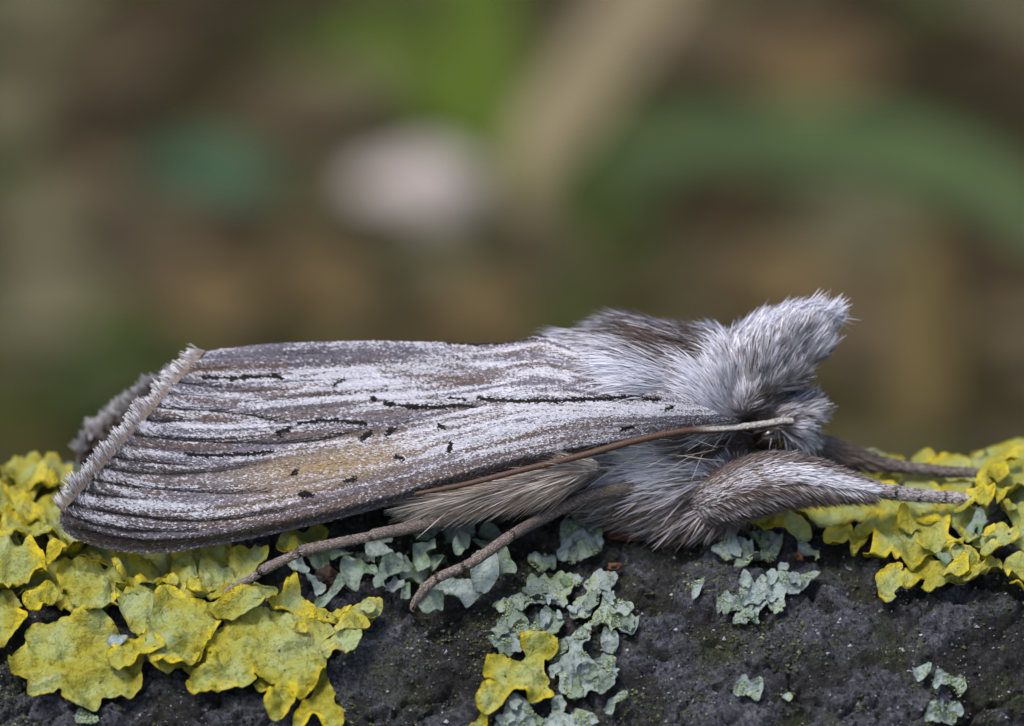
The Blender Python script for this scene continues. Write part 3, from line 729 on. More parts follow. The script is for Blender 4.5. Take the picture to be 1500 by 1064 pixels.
# ---- body: one continuous skin
def ell(bm, px, py, y, rx, rz, ry, rot=0.0):
    c = P1(px, py, y)
    m = Matrix.Translation(Vector(c)) @ Matrix.Rotation(-math.radians(rot), 4, 'Y') @ Matrix.Diagonal((rx * MM, ry, rz * MM, 1))
    bmesh.ops.create_icosphere(bm, subdivisions=4, radius=1.0, matrix=m)
bm = bmesh.new()
ell(bm, 640, 662, 0, 330, 58, 1.9, 3)          # abdomen
ell(bm, 820, 640, 0, 160, 95, 2.6, 5)
ell(bm, 960, 585, 0, 130, 112, 2.75)           # thorax
ell(bm, 1010, 575, 0, 95, 95, 2.9)
ell(bm, 885, 548, 0, 105, 66, 2.3, 6)
ell(bm, 940, 550, 0, 100, 76, 3.0, 0)
ell(bm, 1045, 545, 0, 60, 58, 2.5)
ell(bm, 975, 690, 0, 135, 72, 2.7, 6)          # breast
ell(bm, 1010, 725, -0.3, 105, 46, 2.2, 0)
ell(bm, 1062, 690, 0, 42, 48, 2.6)
ell(bm, 1085, 565, 0, 55, 45, 2.3, 40)         # collar
for k, (px, py, a, b, c) in enumerate([(1092, 530, 52, 46, 2.0), (1118, 515, 54, 46, 1.7), (1142, 502, 52, 42, 1.25), (1162, 492, 46, 36, .85), (1180, 484, 36, 28, 0.5), (1128, 540, 48, 34, 1.6), (1160, 518, 40, 32, 1.0), (1192, 480, 28, 26, .45), (1150, 536, 46, 30, 1.3), (1183, 506, 38, 30, .75), (1203, 484, 26, 22, .4)]):
    ell(bm, px, py, 0, a, b, c, 45)
ell(bm, 1135, 612, 0, 52, 38, 1.65)            # head
ell(bm, 1165, 605, 0, 30, 28, 1.2)
ell(bm, 1158, 630, 0, 32, 22, 1.1)
ell(bm, 1085, 630, 0, 45, 45, 1.0)
me0 = bpy.data.meshes.new('tmp'); bm.to_mesh(me0); bm.free()
tmp = bpy.data.objects.new('tmp', me0); COL.objects.link(tmp)
md = tmp.modifiers.new('r', 'REMESH'); md.mode = 'VOXEL'; md.voxel_size = 0.13
ms = tmp.modifiers.new('s', 'SMOOTH'); ms.factor = 0.5; ms.iterations = 5
dg = bpy.context.evaluated_depsgraph_get(); me1 = tmp.evaluated_get(dg).to_mesh()
BV = np.zeros(len(me1.vertices) * 3); me1.vertices.foreach_get('co', BV); BV = BV.reshape(-1, 3)
me1.calc_loop_triangles()
BT = np.zeros(len(me1.loop_triangles) * 3, np.int32); me1.loop_triangles.foreach_get('vertices', BT); BT = BT.reshape(-1, 3)
BN = np.zeros(len(me1.vertices) * 3); me1.vertices.foreach_get('normal', BN); BN = BN.reshape(-1, 3)
BPq = [list(p.vertices) for p in me1.polygons]
bpy.data.objects.remove(tmp, do_unlink=True); bpy.data.meshes.remove(me0)
quads = np.array([p for p in BPq if len(p) == 4]); tris = [p for p in BPq if len(p) == 3]
body = mkmesh('body', BV, [quads] + ([np.array(tris)] if tris else []), M_SKIN, moth, np.tile(C_BR * 0.8, (len(BV), 1)))

# fur guides: photo px, py, direction of tip in the picture (deg, 180 = towards the tail, 90 = up), length px, lift, root colour, tip colour
G = [
 (880, 476, 172, 56, .12, 'dk', 'dk'), (930, 466, 172, 58, .14, 'dk', 'dk'), (985, 466, 166, 60, .16, 'dk', 'dk'), (1035, 486, 160, 54, .18, 'dk', 'dk'),
 (1015, 498, 166, 60, .14, 'dk', 'dk'), (965, 488, 172, 64, .12, 'dk', 'dk'), (915, 486, 175, 64, .12, 'dk', 'br'), (855, 488, 178, 56, .12, 'gr', 'wh'),
 (1038, 522, 165, 58, .14, 'dk', 'br'), (990, 512, 172, 68, .12, 'dk', 'br'), (945, 508, 176, 76, .12, 'br', 'gw'), (895, 510, 179, 84, .12, 'wh', 'wh'), (850, 515, 180, 80, .12, 'wh', 'wh'),
 (1000, 535, 174, 70, .12, 'br', 'gw'), (945, 532, 179, 84, .12, 'wh', 'wh'), (890, 535, 181, 84, .12, 'wh', 'wh'),
 (1030, 560, 152, 54, .13, 'gr', 'wh'), (980, 555, 178, 72, .12, 'gr', 'wh'), (920, 548, 182, 80, .10, 'wh', 'wh'), (870, 548, 182, 70, .10, 'wh', 'wh'),
 (1050, 597, 142, 40, .12, 'gr', 'wh'), (1000, 590, 180, 62, .12, 'gr', 'wh'), (940, 585, 182, 56, .10, 'gr', 'wh'), (1060, 615, 182, 46, .14, 'gr', 'wh'),
 (1000, 620, 184, 46, .1, 'gr', 'wh'),
 (1070, 650, 165, 50, .2, 'br', 'br'), (1040, 655, 172, 66, .16, 'br', 'gr'), (985, 660, 176, 76, .14, 'br', 'wh'), (920, 668, 178, 80, .12, 'dk', 'wh'),
 (870, 665, 178, 60, .12, 'br', 'lb'), (1060, 690, 185, 60, .16, 'br', 'wh'), (1000, 690, 186, 80, .12, 'gr', 'wh'), (940, 695, 190, 80, .12, 'br', 'wh'),
 (880, 700, 188, 70, .14, 'br', 'lb'), (1085, 690, 80, 22, .7, 'br', 'br'), (1092, 670, 60, 20, .8, 'br', 'br'),
 (1030, 722, 200, 60, .2, 'br', 'lb'), (970, 728, 204, 66, .22, 'lb', 'lb'), (920, 735, 200, 66, .22, 'br', 'lb'), (870, 730, 194, 60, .2, 'br', 'lb'),
 (1060, 745, 222, 50, .35, 'lb', 'lb'), (1010, 755, 215, 60, .35, 'lb', 'lb'), (950, 760, 208, 66, .35, 'lb', 'lb'), (900, 755, 202, 60, .3, 'br', 'lb'),
 (820, 715, 188, 66, .2, 'br', 'lb'), (760, 720, 186, 60, .2, 'br', 'br'), (680, 725, 184, 60, .2, 'br', 'oc'), (600, 720, 182, 60, .2, 'br', 'br'), (500, 700, 180, 50, .2, 'br', 'br'),
 (1050, 540, 112, 32, .30, 'gr', 'wh'), (1075, 515, 96, 36, .32, 'gr', 'wh'), (1105, 490, 84, 38, .32, 'gr', 'wh'), (1140, 470, 72, 40, .32, 'gr', 'wh'),
 (1175, 462, 58, 40, .28, 'gr', 'wh'), (1198, 470, 46, 38, .28, 'gr', 'wh'), (1085, 555, 98, 30, .24, 'gr', 'gw'), (1110, 530, 80, 34, .26, 'gr', 'gw'),
 (1145, 510, 66, 36, .25, 'gr', 'gw'), (1172, 500, 56, 36, .24, 'gr', 'gw'), (1066, 580, 118, 28, .16, 'gr', 'wh'), (1090, 580, 102, 24, .16, 'gr', 'wh'), (1115, 565, 80, 26, .22, 'gr', 'gw'),
 (1142, 552, 68, 26, .22, 'gr', 'gw'), (1170, 532, 58, 28, .2, 'gr', 'gw'), (1195, 500, 50, 30, .22, 'gr', 'wh'),
 (1105, 592, 22, 20, .3, 'br', 'lb'), (1130, 588, 35, 22, .4, 'br', 'lb'), (1160, 580, 55, 32, .6, 'br', 'gw'), (1185, 590, 30, 36, .7, 'dk', 'gw'),
 (1192, 612, 5, 36, .75, 'dk', 'gw'), (1188, 635, -35, 34, .7, 'dk', 'lb'), (1170, 650, -75, 30, .6, 'dk', 'gw'), (1140, 650, -110, 26, .5, 'dk', 'dk'),
 (1120, 608, 20, 22, .3, 'br', 'lb'), (1150, 606, 20, 28, .4, 'br', 'gr'), (1168, 622, -10, 30, .45, 'dk', 'gw'), (1110, 640, 180, 18, .3, 'bk', 'dk'), (1095, 625, 180, 20, .2, 'dk', 'dk')]  # dark guides under the antenna paint the cavity's shadow into the fur colour
GX = np.array([g[0] for g in G], float); GY = np.array([g[1] for g in G], float)
GA = np.radians([g[2] for g in G]); GL = np.array([g[3] for g in G], float); GLi = np.array([g[4] for g in G])
GB = np.array([CK[g[5]] for g in G]); GT = np.array([CK[g[6]] for g in G])

def sample_mesh(V, T, Nn, n, rng):
    a, b, c = V[T[:, 0]], V[T[:, 1]], V[T[:, 2]]
    ar = 0.5 * np.linalg.norm(np.cross(b - a, c - a), axis=1)
    i = rng.choice(len(T), n, p=ar / ar.sum())
    u = rng.random((n, 1)); v = rng.random((n, 1)); m = (u + v) > 1; u = np.where(m, 1 - u, u); v = np.where(m, 1 - v, v)
    p = a[i] + u * (b[i] - a[i]) + v * (c[i] - a[i])
    return p, nrm(Nn[T[i, 0]] * (1 - u - v) + Nn[T[i, 1]] * u + Nn[T[i, 2]] * v)

nb_ = BV.copy(); nb_[:, 1] = -np.abs(nb_[:, 1])
bx_, by_ = project(nb_)
wb_ = 1.0 / ((bx_[:, None] - GX) ** 2 + (by_[:, None] - GY) ** 2 + 60) ** 2; wb_ /= wb_.sum(1, keepdims=True)
skc = np.ones((len(BV), 4), np.float32); skc[:, :3] = np.clip(wb_ @ (GB * .55 + GT * .25), 0, 1)
body.data.color_attributes['Col'].data.foreach_set('color', skc.ravel())
rng_b = np.random.default_rng(11)
rp, rn = sample_mesh(BV, BT, BN, 84000, rng_b)
near = rp.copy(); near[:, 1] = -np.abs(near[:, 1])
gx, gy = project(near)
# thin out where the wings cover the body
keep = ~((gx < 790) & (gy < 690)) | (rng_b.random(len(gx)) < 0.15)
rp, rn, gx, gy, near = rp[keep], rn[keep], gx[keep], gy[keep], near[keep]
w = 1.0 / ((gx[:, None] - GX) ** 2 + (gy[:, None] - GY) ** 2 + 60) ** 2
w /= w.sum(1, keepdims=True)
dx = (w * np.cos(GA)).sum(1); dz = (w * np.sin(GA)).sum(1)
L = (w * GL).sum(1) * MM; li = (w * GLi).sum(1)
cb = w @ GB; ct = w @ GT
jit = rng_b.normal(0, 0.12, len(gx)); ca, sa = np.cos(jit), np.sin(jit)
dx, dz = dx * ca - dz * sa, dx * sa + dz * ca
d = np.stack([dx, rng_b.normal(0, .12, len(gx)), dz], 1)
d = nrm(d - (d * rn).sum(1, keepdims=True) * rn)
d = nrm(d + rn * (li * rng_b.uniform(0.5, 1.5, len(gx)))[:, None])
# colour: clumps and single dark or white scales
cl = smooth(0.35, 0.65, fbm(gx * 0.035 - gy * 0.01, gy * 0.10, near[:, 1] * 0.5, seed=61, octv=3))
rnd = rng_b.random(len(gx))
lum = np.clip((ct.mean(1) - 0.05) / (C_WH.mean() - 0.05), 0, 1)
ns = len(gx) // 26
seeds = rng_b.choice(len(gx), ns, replace=False)
from mathutils.kdtree import KDTree
kd = KDTree(ns)
for k_, q_ in enumerate(near[seeds] * np.sign(rp[seeds][:, 1:2] * np.array([[0, 1, 0]]) + np.array([[1, 0, 1]]))): kd.insert(q_, k_)
kd.balance()
own = np.array([kd.find(q_)[1] for q_ in rp])
lockrnd = rng_b.random(ns)[own]
pw = np.clip(0.06 + 1.0 * lum + 0.5 * (cl - .5) * (lum < .85) + 0.45 * (lockrnd - .5), 0, 1)
isw = rnd < pw
ct = np.where(isw[:, None], lerp(ct, C_WH * 1.12, 0.55), lerp(ct * .8, C_BR, 0.7)) * rng_b.uniform(.8, 1.15, (len(gx), 1))
cb = np.where(isw[:, None], lerp(cb, ct, .45), cb * .8)
# darker cross bands on the collar
colr = smooth(1035, 1060, gx) * smooth(600, 575, gy)
bands = 0.5 + 0.5 * np.sin((gx * 0.55 + gy * 0.95) * 0.30 + 1.5 * fbm(gx * .03, gy * .03, seed=8))
sel = (gx + 0.62 * gy > 1390) & (gy < 590)
bm_ = lerp(0.55, 1.05, smooth(0.15, 0.6, bands))[:, None]
ct = np.where((sel & (gy > 495) & (gx > 1060))[:, None], ct * bm_, ct)
L = L * rng_b.uniform(0.6, 1.25, len(gx)) * (0.85 + .3 * lockrnd)
tipc = (rp[seeds] + d[seeds] * (L[seeds])[:, None])[own]
pull = nrm(tipc - rp); okp = ((pull * d).sum(1) > .6)[:, None]
d = np.where(okp, nrm(d * .62 + pull * .38), d)
V, F, C = ribbons(rp - rn * 0.05, d, rn, L, rng_b.uniform(0.034, 0.060, len(gx)), cb, ct, K=3,
                  curl=-rn * rng_b.uniform(0.0, 0.18, (len(gx), 1)) + rng_b.normal(0, .06, (len(gx), 3)), rng=rng_b)
mkmesh('fur', V, F, M_HAIR, body, np.clip(C, 0, .9), smooth_=False, kind='stuff')

# ---- wings
T_C = np.array([(0, 300, 515, .05), (.14, 400, 505, .05), (.32, 540, 501, .05), (.45, 640, 502, 0), (.57, 730, 503, -.2), (.67, 800, 498, -.7), (.77, 860, 522, -1.6), (.87, 930, 556, -2.5), (1, 1010, 588, -2.9)])
B_C = np.array([(0, 92, 748, -4.6), (.03, 97, 776, -4.7), (.08, 145, 799, -4.75), (.16, 230, 809, -4.75), (.26, 330, 795, -4.65), (.38, 450, 770, -4.55), (.49, 560, 742, -4.4), (.57, 640, 716, -4.25), (.69, 760, 682, -4.05), (.82, 900, 652, -3.7), (1, 1085, 618, -3.1)])
def curve_eval(tab, u):
    t = catmull(tab[:, [1, 2, 3, 0]] * np.array([1, 1, 20, 1]), 400)   # last column carries u
    o = np.argsort(t[:, 3]); t = t[o]
    return np.stack([np.interp(u, t[:, 3], t[:, 0]), np.interp(u, t[:, 3], t[:, 1]), np.interp(u, t[:, 3], t[:, 2] / 20)], 1)

GROOVES = [
 ([(247, 558), (310, 565), (356, 569)], 2.2, .8), ([(205, 596), (257, 598), (310, 600), (366, 607), (409, 615), (432, 623)], 2.2, .95),
 ([(198, 613), (231, 617), (277, 615)], 2.4, .95), ([(169, 636), (218, 640), (270, 644), (323, 647), (389, 648), (460, 646), (530, 628), (600, 618)], 2.0, .85),
 ([(140, 669), (191, 674), (244, 679), (300, 682)], 2.6, .9), ([(137, 684), (175, 690), (224, 694), (264, 694), (323, 690), (400, 676)], 3.6, .8),
 ([(117, 704), (168, 709), (201, 714), (257, 718), (330, 722), (400, 720)], 2.2, .85), ([(113, 722), (160, 727), (220, 732)], 3.2, .8),
 ([(96, 740), (142, 748), (191, 755), (244, 762), (290, 763), (340, 760), (420, 748)], 2.6, .95), ([(91, 756), (142, 769), (191, 778), (224, 778), (290, 778)], 3.2, .9),
 ([(112, 776), (160, 789), (220, 795), (300, 790)], 2.6, .6), ([(300, 519), (274, 534), (257, 546)], 3.2, .8),
 ([(239, 567), (211, 587)], 3.5, .8), ([(203, 602), (185, 620)], 3, .8), ([(160, 645), (150, 656)], 3, .8), ([(137, 682), (128, 696)], 3.5, .8), ([(115, 716), (106, 730)], 3.5, .8),
 ([(220, 575), (300, 580), (380, 590)], 1.6, .5), ([(180, 652), (250, 660), (320, 662)], 1.6, .5)]
MARKS = [  # black dashes and spots: polyline, half width
 ([(300, 553), (340, 555), (402, 552), (415, 556)], 3.0), ([(274, 666), (316, 667), (356, 666), (402, 661)], 2.6),
 ([(441, 620), (479, 616), (518, 618), (536, 620)], 3.0), ([(410, 636), (418, 630), (426, 628)], 4.5), ([(568, 592), (604, 596), (637, 597), (673, 595), (696, 596)], 3.4),
 ([(548, 584), (553, 587)], 3), ([(660, 583), (686, 586)], 1.8), ([(704, 584), (729, 587), (762, 588), (822, 588), (872, 586), (918, 583), (967, 588)], 3.0),
 ([(536, 642), (545, 634)], 4.5), ([(568, 638), (578, 630)], 5.0), ([(648, 625), (653, 627)], 4.5), ([(663, 650), (662, 660)], 4), ([(582, 669), (594, 672)], 3.2),
 ([(510, 706), (524, 701)], 3), ([(444, 724), (460, 726)], 4.2), ([(432, 693), (438, 690)], 3.2), ([(403, 552), (409, 553)], 4), ([(978, 600), (988, 598)], 3.0), ([(915, 628), (932, 625)], 3.4),
 ([(492, 566), (506, 556)], 3.0), ([(660, 503), (720, 504), (790, 497)], 2.6)]
BROWNS = [([(413, 573), (449, 565), (492, 566), (508, 555)], 3.4), ([(633, 570), (657, 564), (699, 560)], 3.0), ([(845, 558), (888, 562), (937, 568), (967, 583)], 3.0),
 ([(766, 640), (822, 627), (898, 616)], 6), ([(690, 660), (740, 648), (800, 630)], 5), ([(260, 548), (330, 540), (420, 536)], 7), ([(230, 578), (300, 588), (350, 592)], 5),
 ([(220, 604), (280, 608), (330, 612)], 4), ([(190, 656), (260, 654), (340, 655)], 5), ([(480, 745), (560, 720), (640, 700), (700, 686)], 7), ([(300, 770), (420, 760), (520, 735)], 6),
 ([(130, 792), (230, 800), (330, 786), (430, 766)], 5), ([(400, 640), (480, 636), (560, 628)], 4), ([(560, 545), (640, 552), (720, 560)], 4)]
ZONES = [  # cx, cy, rx, ry, angle, colour, strength
 (480, 685, 130, 30, -12, 'oc', .75), (590, 650, 80, 14, -12, 'wh', .55), (420, 690, 60, 26, -8, 'oc', .45), (540, 668, 90, 22, -14, 'oc', .6), (380, 745, 90, 12, -10, 'oc', .25),
 (540, 556, 70, 20, 0, 'wh', .45), (620, 575, 90, 12, 0, 'wh', .4), (840, 600, 130, 10, 0, 'wh', .55), (240, 624, 80, 6, 2, 'wh', .75), (200, 737, 110, 7, 5, 'wh', .65),
 (320, 606, 110, 7, 4, 'wh', .4), (190, 662, 60, 5, 5, 'wh', .35), (180, 742, 70, 5, 8, 'wh', .4), (150, 762, 50, 4, 12, 'wh', .5), (270, 572, 60, 6, 5, 'wh', .3), (700, 530, 90, 10, 0, 'wh', .25),
 (430, 522, 160, 10, 0, 'pu', .55), (600, 520, 90, 14, 0, 'pu', .45), (650, 545, 120, 14, 0, 'gr', .35), (480, 600, 120, 16, 3, 'gr', .35), (560, 616, 120, 8, -3, 'pu', .4),
 (620, 690, 140, 10, -15, 'pu', .35), (760, 640, 120, 12, -14, 'wh', .35), (860, 632, 90, 12, -10, 'lb', .4), (350, 700, 130, 14, 0, 'gr', .25), (250, 790, 150, 18, 2, 'pu', .6), (430, 765, 130, 14, -14, 'pu', .65),
 (560, 735, 90, 10, -18, 'pu', .6), (610, 500, 40, 6, 0, 'wh', .5)]

def paint(x, y, u, v, rng, rnd):
    n = len(x)
    st = fbm(u * 7 + 0.6 * v, v * 46, seed=71, octv=3)
    st2 = fbm(u * 16, v * 30, seed=72, octv=3)
    st3 = fbm(u * 40, v * 60, seed=75, octv=2)
    bro = fbm(u * 5, v * 26, seed=73, octv=3)
    c = np.tile(np.array([.20, .185, .235]), (n, 1))
    c = lerp(c, np.array([0.165, 0.125, 0.108]), smooth(0.42, 0.60, bro)[:, None] * 0.8)
    wv = 0.10 + 0.92 * smooth(0.40, 0.63, 0.55 * st + 0.3 * st2 + 0.15 * st3)
    st4 = fbm(u * 3 + 2, v * 62, seed=78, octv=2)
    wv = wv * lerp(1.0, smooth(.34, .54, st4), .35 + .5 * smooth(.5, .25, u)) * (1 - .12 * smooth(.4, .2, u))
    c = c * lerp(1.0, .62, smooth(.52, .38, st4) * (.4 + .6 * smooth(.5, .25, u)))[:, None]
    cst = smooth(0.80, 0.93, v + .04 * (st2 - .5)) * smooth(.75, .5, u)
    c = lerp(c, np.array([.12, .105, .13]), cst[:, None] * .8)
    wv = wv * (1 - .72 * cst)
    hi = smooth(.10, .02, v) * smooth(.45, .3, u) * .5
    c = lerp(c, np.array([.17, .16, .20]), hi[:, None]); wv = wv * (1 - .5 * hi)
    for cx_, cy_, rx, ry, an, k, s in ZONES:
        a = math.radians(an); X = (x - cx_) * math.cos(a) + (y - cy_) * math.sin(a); Y = -(x - cx_) * math.sin(a) + (y - cy_) * math.cos(a)
        m = np.exp(-((X / rx) ** 2 + (Y / ry) ** 2) ** 1.3) * s * np.clip(0.35 + 1.3 * st2, 0, 1.2)
        if k == 'wh': wv = wv + m
        else:
            c = lerp(c, CK[k], np.clip(m, 0, 1)[:, None]); wv = wv * (1 - 0.75 * m)
    for pl, wd in BROWNS:
        dd, _ = seg_dist(x, y, pl)
        m = np.exp(-(dd / wd) ** 2) * 0.75
        c = lerp(c, np.array([0.15, 0.105, 0.08]), m[:, None]); wv = wv * (1 - 0.8 * m)
    # every scale is either pale tipped or not
    pale = smooth(-0.16, 0.16, wv * 1.05 - rnd)
    c = lerp(c * rng.uniform(0.7, 1.2, (n, 1)), C_WH * rng.uniform(0.75, 1.1, (n, 1)), (pale * 0.9)[:, None])
    gro = np.zeros(n)
    for pl, wd, s in GROOVES:
        dd, pr = seg_dist(x, y, pl)
        taper = 1 - 0.6 * smooth(0.55, 1.0, pr)
        ww = wd * (0.7 + 0.7 * noise(x * 0.06, y * 0.06, seed=5))
        m = np.exp(-(dd / (ww * taper)) ** 2) * s * (1 - 0.7 * smooth(.75, 1, pr))
        gro = np.maximum(gro, m)
    c = lerp(c, np.array([0.030, 0.022, 0.022]), np.clip(gro * 1.3, 0, 1)[:, None])
    mk = np.zeros(n)
    for pl, wd in MARKS:
        dd, pr = seg_dist(x, y, pl)
        ww = wd * (0.45 + 1.1 * noise(x * 0.12, y * 0.25, seed=6))
        mk = np.maximum(mk, (dd < ww * (.55 + .85 * rnd)).astype(float))
    c = np.where((mk > 0.5)[:, None], C_BK * 1.3, c)
    return c, gro

def wing_pt(u, v, groove=True):
    t = curve_eval(T_C, u); b = curve_eval(B_C, u)
    px = lerp(t[:, 0], b[:, 0], v); py = lerp(t[:, 1], b[:, 1], v); yy = lerp(t[:, 2], b[:, 2], v ** 0.92)
    # rounded roof ridge and rolled costa
    yy = yy - 0.45 * np.sin(math.pi * v) ** 1.0 * smooth(0, .3, 1.2 - u)
    yy = yy + 0.5 * smooth(0.93, 1.0, v)
    p = P(px, py, yy)
    return p, px, py

def build_wing(mirror, nscale, lab):
    nu, nv_ = 260, 110
    uu, vv = np.meshgrid(np.linspace(0, 1, nu), np.linspace(0, 1, nv_), indexing='ij')
    u, v = uu.ravel(), vv.ravel()
    p, px, py = wing_pt(u, v)
    gro = np.zeros(len(u))
    for pl, wd, s in GROOVES:
        dd, pr = seg_dist(px, py, pl); gro = np.maximum(gro, np.exp(-(dd / (wd * 1.8)) ** 2) * s)
    ripple = (fbm(u * 6, v * 34, seed=44, octv=2) - 0.5) * 0.14 * smooth(1.0, 0.2, u)
    pg = p.reshape(nu, nv_, 3)
    N = nrm(np.cross(np.gradient(pg, axis=1), np.gradient(pg, axis=0)).reshape(-1, 3))
    if N[:, 1].mean() > 0: N = -N
    disp = ripple - 0.15 * gro
    top = p + N * disp[:, None]
    und = p - N * (0.06 + 0 * disp[:, None]) + N * disp[:, None]
    M = np.array([1, -1, 1]) if mirror else np.array([1, 1, 1])
    F = grid_faces(nu, nv_); n = len(u)
    b1 = np.concatenate([np.arange(nv_), np.arange(1, nu) * nv_ + nv_ - 1, (nu - 1) * nv_ + np.arange(nv_ - 2, -1, -1), np.arange(nu - 2, 0, -1) * nv_])
    b2 = np.roll(b1, -1)
    side = np.stack([b1, b2, b2 + n, b1 + n], 1)
    ZS = np.array([0, 0.06, -0.30]) if mirror else np.zeros(3)
    wing = mkmesh('wing', np.vstack([top, und]) * M + ZS, [F, F[:, ::-1] + n, side], M_SKIN, moth, np.tile(np.array([0.10, 0.08, 0.075]), (2 * n, 1)))
    # overlapping scales in cross rows, tips towards the outer margin
    r = np.random.default_rng(31 + mirror)
    rows = int(math.sqrt(nscale * 3.3)); per = int(nscale / rows)
    U_ = (np.repeat(np.arange(rows), per) + 0.5 + r.normal(0, .22, rows * per)) / rows
    V_ = (np.tile(np.arange(per), rows) + r.uniform(0, 1, rows * per)) / per
    U_ = np.clip(U_, 0.0, 0.998); V_ = np.clip(V_, 0.001, 0.999)
    q, qx, qy = wing_pt(U_, V_)
    iu = np.clip((U_ * (nu - 1)).round().astype(int), 0, nu - 1); iv = np.clip((V_ * (nv_ - 1)).round().astype(int), 0, nv_ - 1)
    ii = iu * nv_ + iv
    qn = N[ii]; qd = disp[ii]
    e = 0.004
    q2, _, _ = wing_pt(np.clip(U_ - e, 0, 1), V_); q3, _, _ = wing_pt(np.clip(U_ + e, 0, 1), V_)
    dr = nrm(q2 - q3)
    rnd = r.random(len(U_))
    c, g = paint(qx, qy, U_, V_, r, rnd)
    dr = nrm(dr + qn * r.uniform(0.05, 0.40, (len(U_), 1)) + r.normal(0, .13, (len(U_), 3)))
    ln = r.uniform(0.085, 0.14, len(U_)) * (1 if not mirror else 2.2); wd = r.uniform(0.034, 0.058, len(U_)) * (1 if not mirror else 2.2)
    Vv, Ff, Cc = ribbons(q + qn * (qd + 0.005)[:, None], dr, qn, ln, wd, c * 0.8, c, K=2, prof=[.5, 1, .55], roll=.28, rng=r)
    mkmesh('scales', Vv * M + ZS, Ff, M_SCALE, wing, np.clip(Cc, 0, .9), smooth_=False, kind='stuff')
    # fringe along the outer margin: a felted inner row and a pale tipped outer row, slightly scalloped
    allV, allF, allC = [], [], []; off = 0
    for layer, (nh, l0, l1, w_, cbase, ctip) in enumerate([(5200, 6, 10, .04, np.array([.30, .24, .21]), np.array([.34, .28, .25])), (4200, 11, 18, .036, np.array([.20, .17, .165]), np.array([.46, .43, .46])), (2400, 15, 28, .036, np.array([.24, .21, .21]), np.array([.82, .81, .86]))]):
        if mirror: nh = nh // 2
        fv = r.random(nh)
        scal = 0.75 + 0.5 * noise(fv * 46, fv * 0, seed=2)
        f0, fx, fy = wing_pt(np.full(nh, 0.002), fv)
        f1, _, _ = wing_pt(np.full(nh, 0.02), fv)
        fn = N[np.clip((fv * (nv_ - 1)).round().astype(int), 0, nv_ - 1)]
        ta, _, _ = wing_pt(np.full(nh, 0.0), np.clip(fv + .01, 0, 1)); tb, _, _ = wing_pt(np.full(nh, 0.0), np.clip(fv - .01, 0, 1))
        tg = nrm(ta - tb); out = nrm(np.cross(tg, fn)); out = out * np.sign((out * (f0 - f1)).sum(1, keepdims=True))
        dd = nrm(out + nrm(f0 - f1) * 0.45 + r.normal(0, .15, (nh, 3)) + fn * r.uniform(-.04, .12, (nh, 1)))
        ln = r.uniform(l0, l1, nh) * MM * scal
        t_ = r.random((nh, 1))
        cc = np.where(t_ < .7, ctip * r.uniform(.75, 1.2, (nh, 1)), cbase)
        a, b, c2 = ribbons(f0 + fn * (r.uniform(-.02, .03, (nh, 1)) - .02 * layer), dd, fn, ln, np.full(nh, w_) * r.uniform(.7, 1.3, nh), np.tile(cbase, (nh, 1)), cc, K=2, prof=[.7, 1, .55], roll=.35, rng=r)
        allV.append(a); allF.append(b + off); allC.append(c2); off += len(a)
    # tiny scales that edge the costa
    nh = 1500
    fu = r.uniform(0.0, 0.62, nh); f0, _, _ = wing_pt(fu, np.full(nh, .998)); f1, _, _ = wing_pt(fu, np.full(nh, .96))
    dd = nrm(nrm(f0 - f1) + np.array([-1.2, 0, 0]) + r.normal(0, .25, (nh, 3)))
    a, b, c2 = ribbons(f0, dd, np.tile([[0, -1., 0]], (nh, 1)), r.uniform(.08, .16, nh), r.uniform(.04, .07, nh), np.tile(C_DK, (nh, 1)), np.where(r.random((nh, 1)) < .5, np.array([.36, .32, .27]), C_PU), K=2, prof=[.6, 1, .7], roll=.5, rng=r)
    allV.append(a); allF.append(b + off); allC.append(c2)
    mkmesh('fringe', np.vstack(allV) * M + ZS, np.vstack(allF), M_HAIR, wing, np.vstack(allC), smooth_=False, kind='stuff')
    wing['label'] = lab
    return wing
build_wing(False, 135000, 'streaked grey forewing with black dashes and an ochre patch')
build_wing(True, 22000, 'far forewing, only its fringed outer edge showing')

# ---- tubes for legs and antenna
def tube(pts, n, sides=12, slim=1.0):
    """pts rows: px, py, y(mm), radius px -> centre line, radii, frames, verts, faces"""
    a = np.asarray(pts, float)
    w = P(a[:, 0], a[:, 1], a[:, 2])
    q = catmull(np.hstack([w, a[:, 3:4] * MM * slim]), n)
    c, r = q[:, :3], q[:, 3]
    t = nrm(np.gradient(c, axis=0))
    ref = np.tile([[0, 1., 0.]], (n, 1))
    s1 = nrm(np.cross(t, ref)); s2 = np.cross(s1, t)
    ang = np.linspace(0, 2 * math.pi, sides, endpoint=False)
    V = c[:, None] + r[:, None, None] * (np.cos(ang)[None, :, None] * s1[:, None] + np.sin(ang)[None, :, None] * s2[:, None])
    F = grid_faces(n, sides, True)
    caps = [np.arange(sides)[None, ::-1], ((n - 1) * sides + np.arange(sides))[None]]
    return c, r, t, s1, s2, V.reshape(-1, 3), [F] + caps

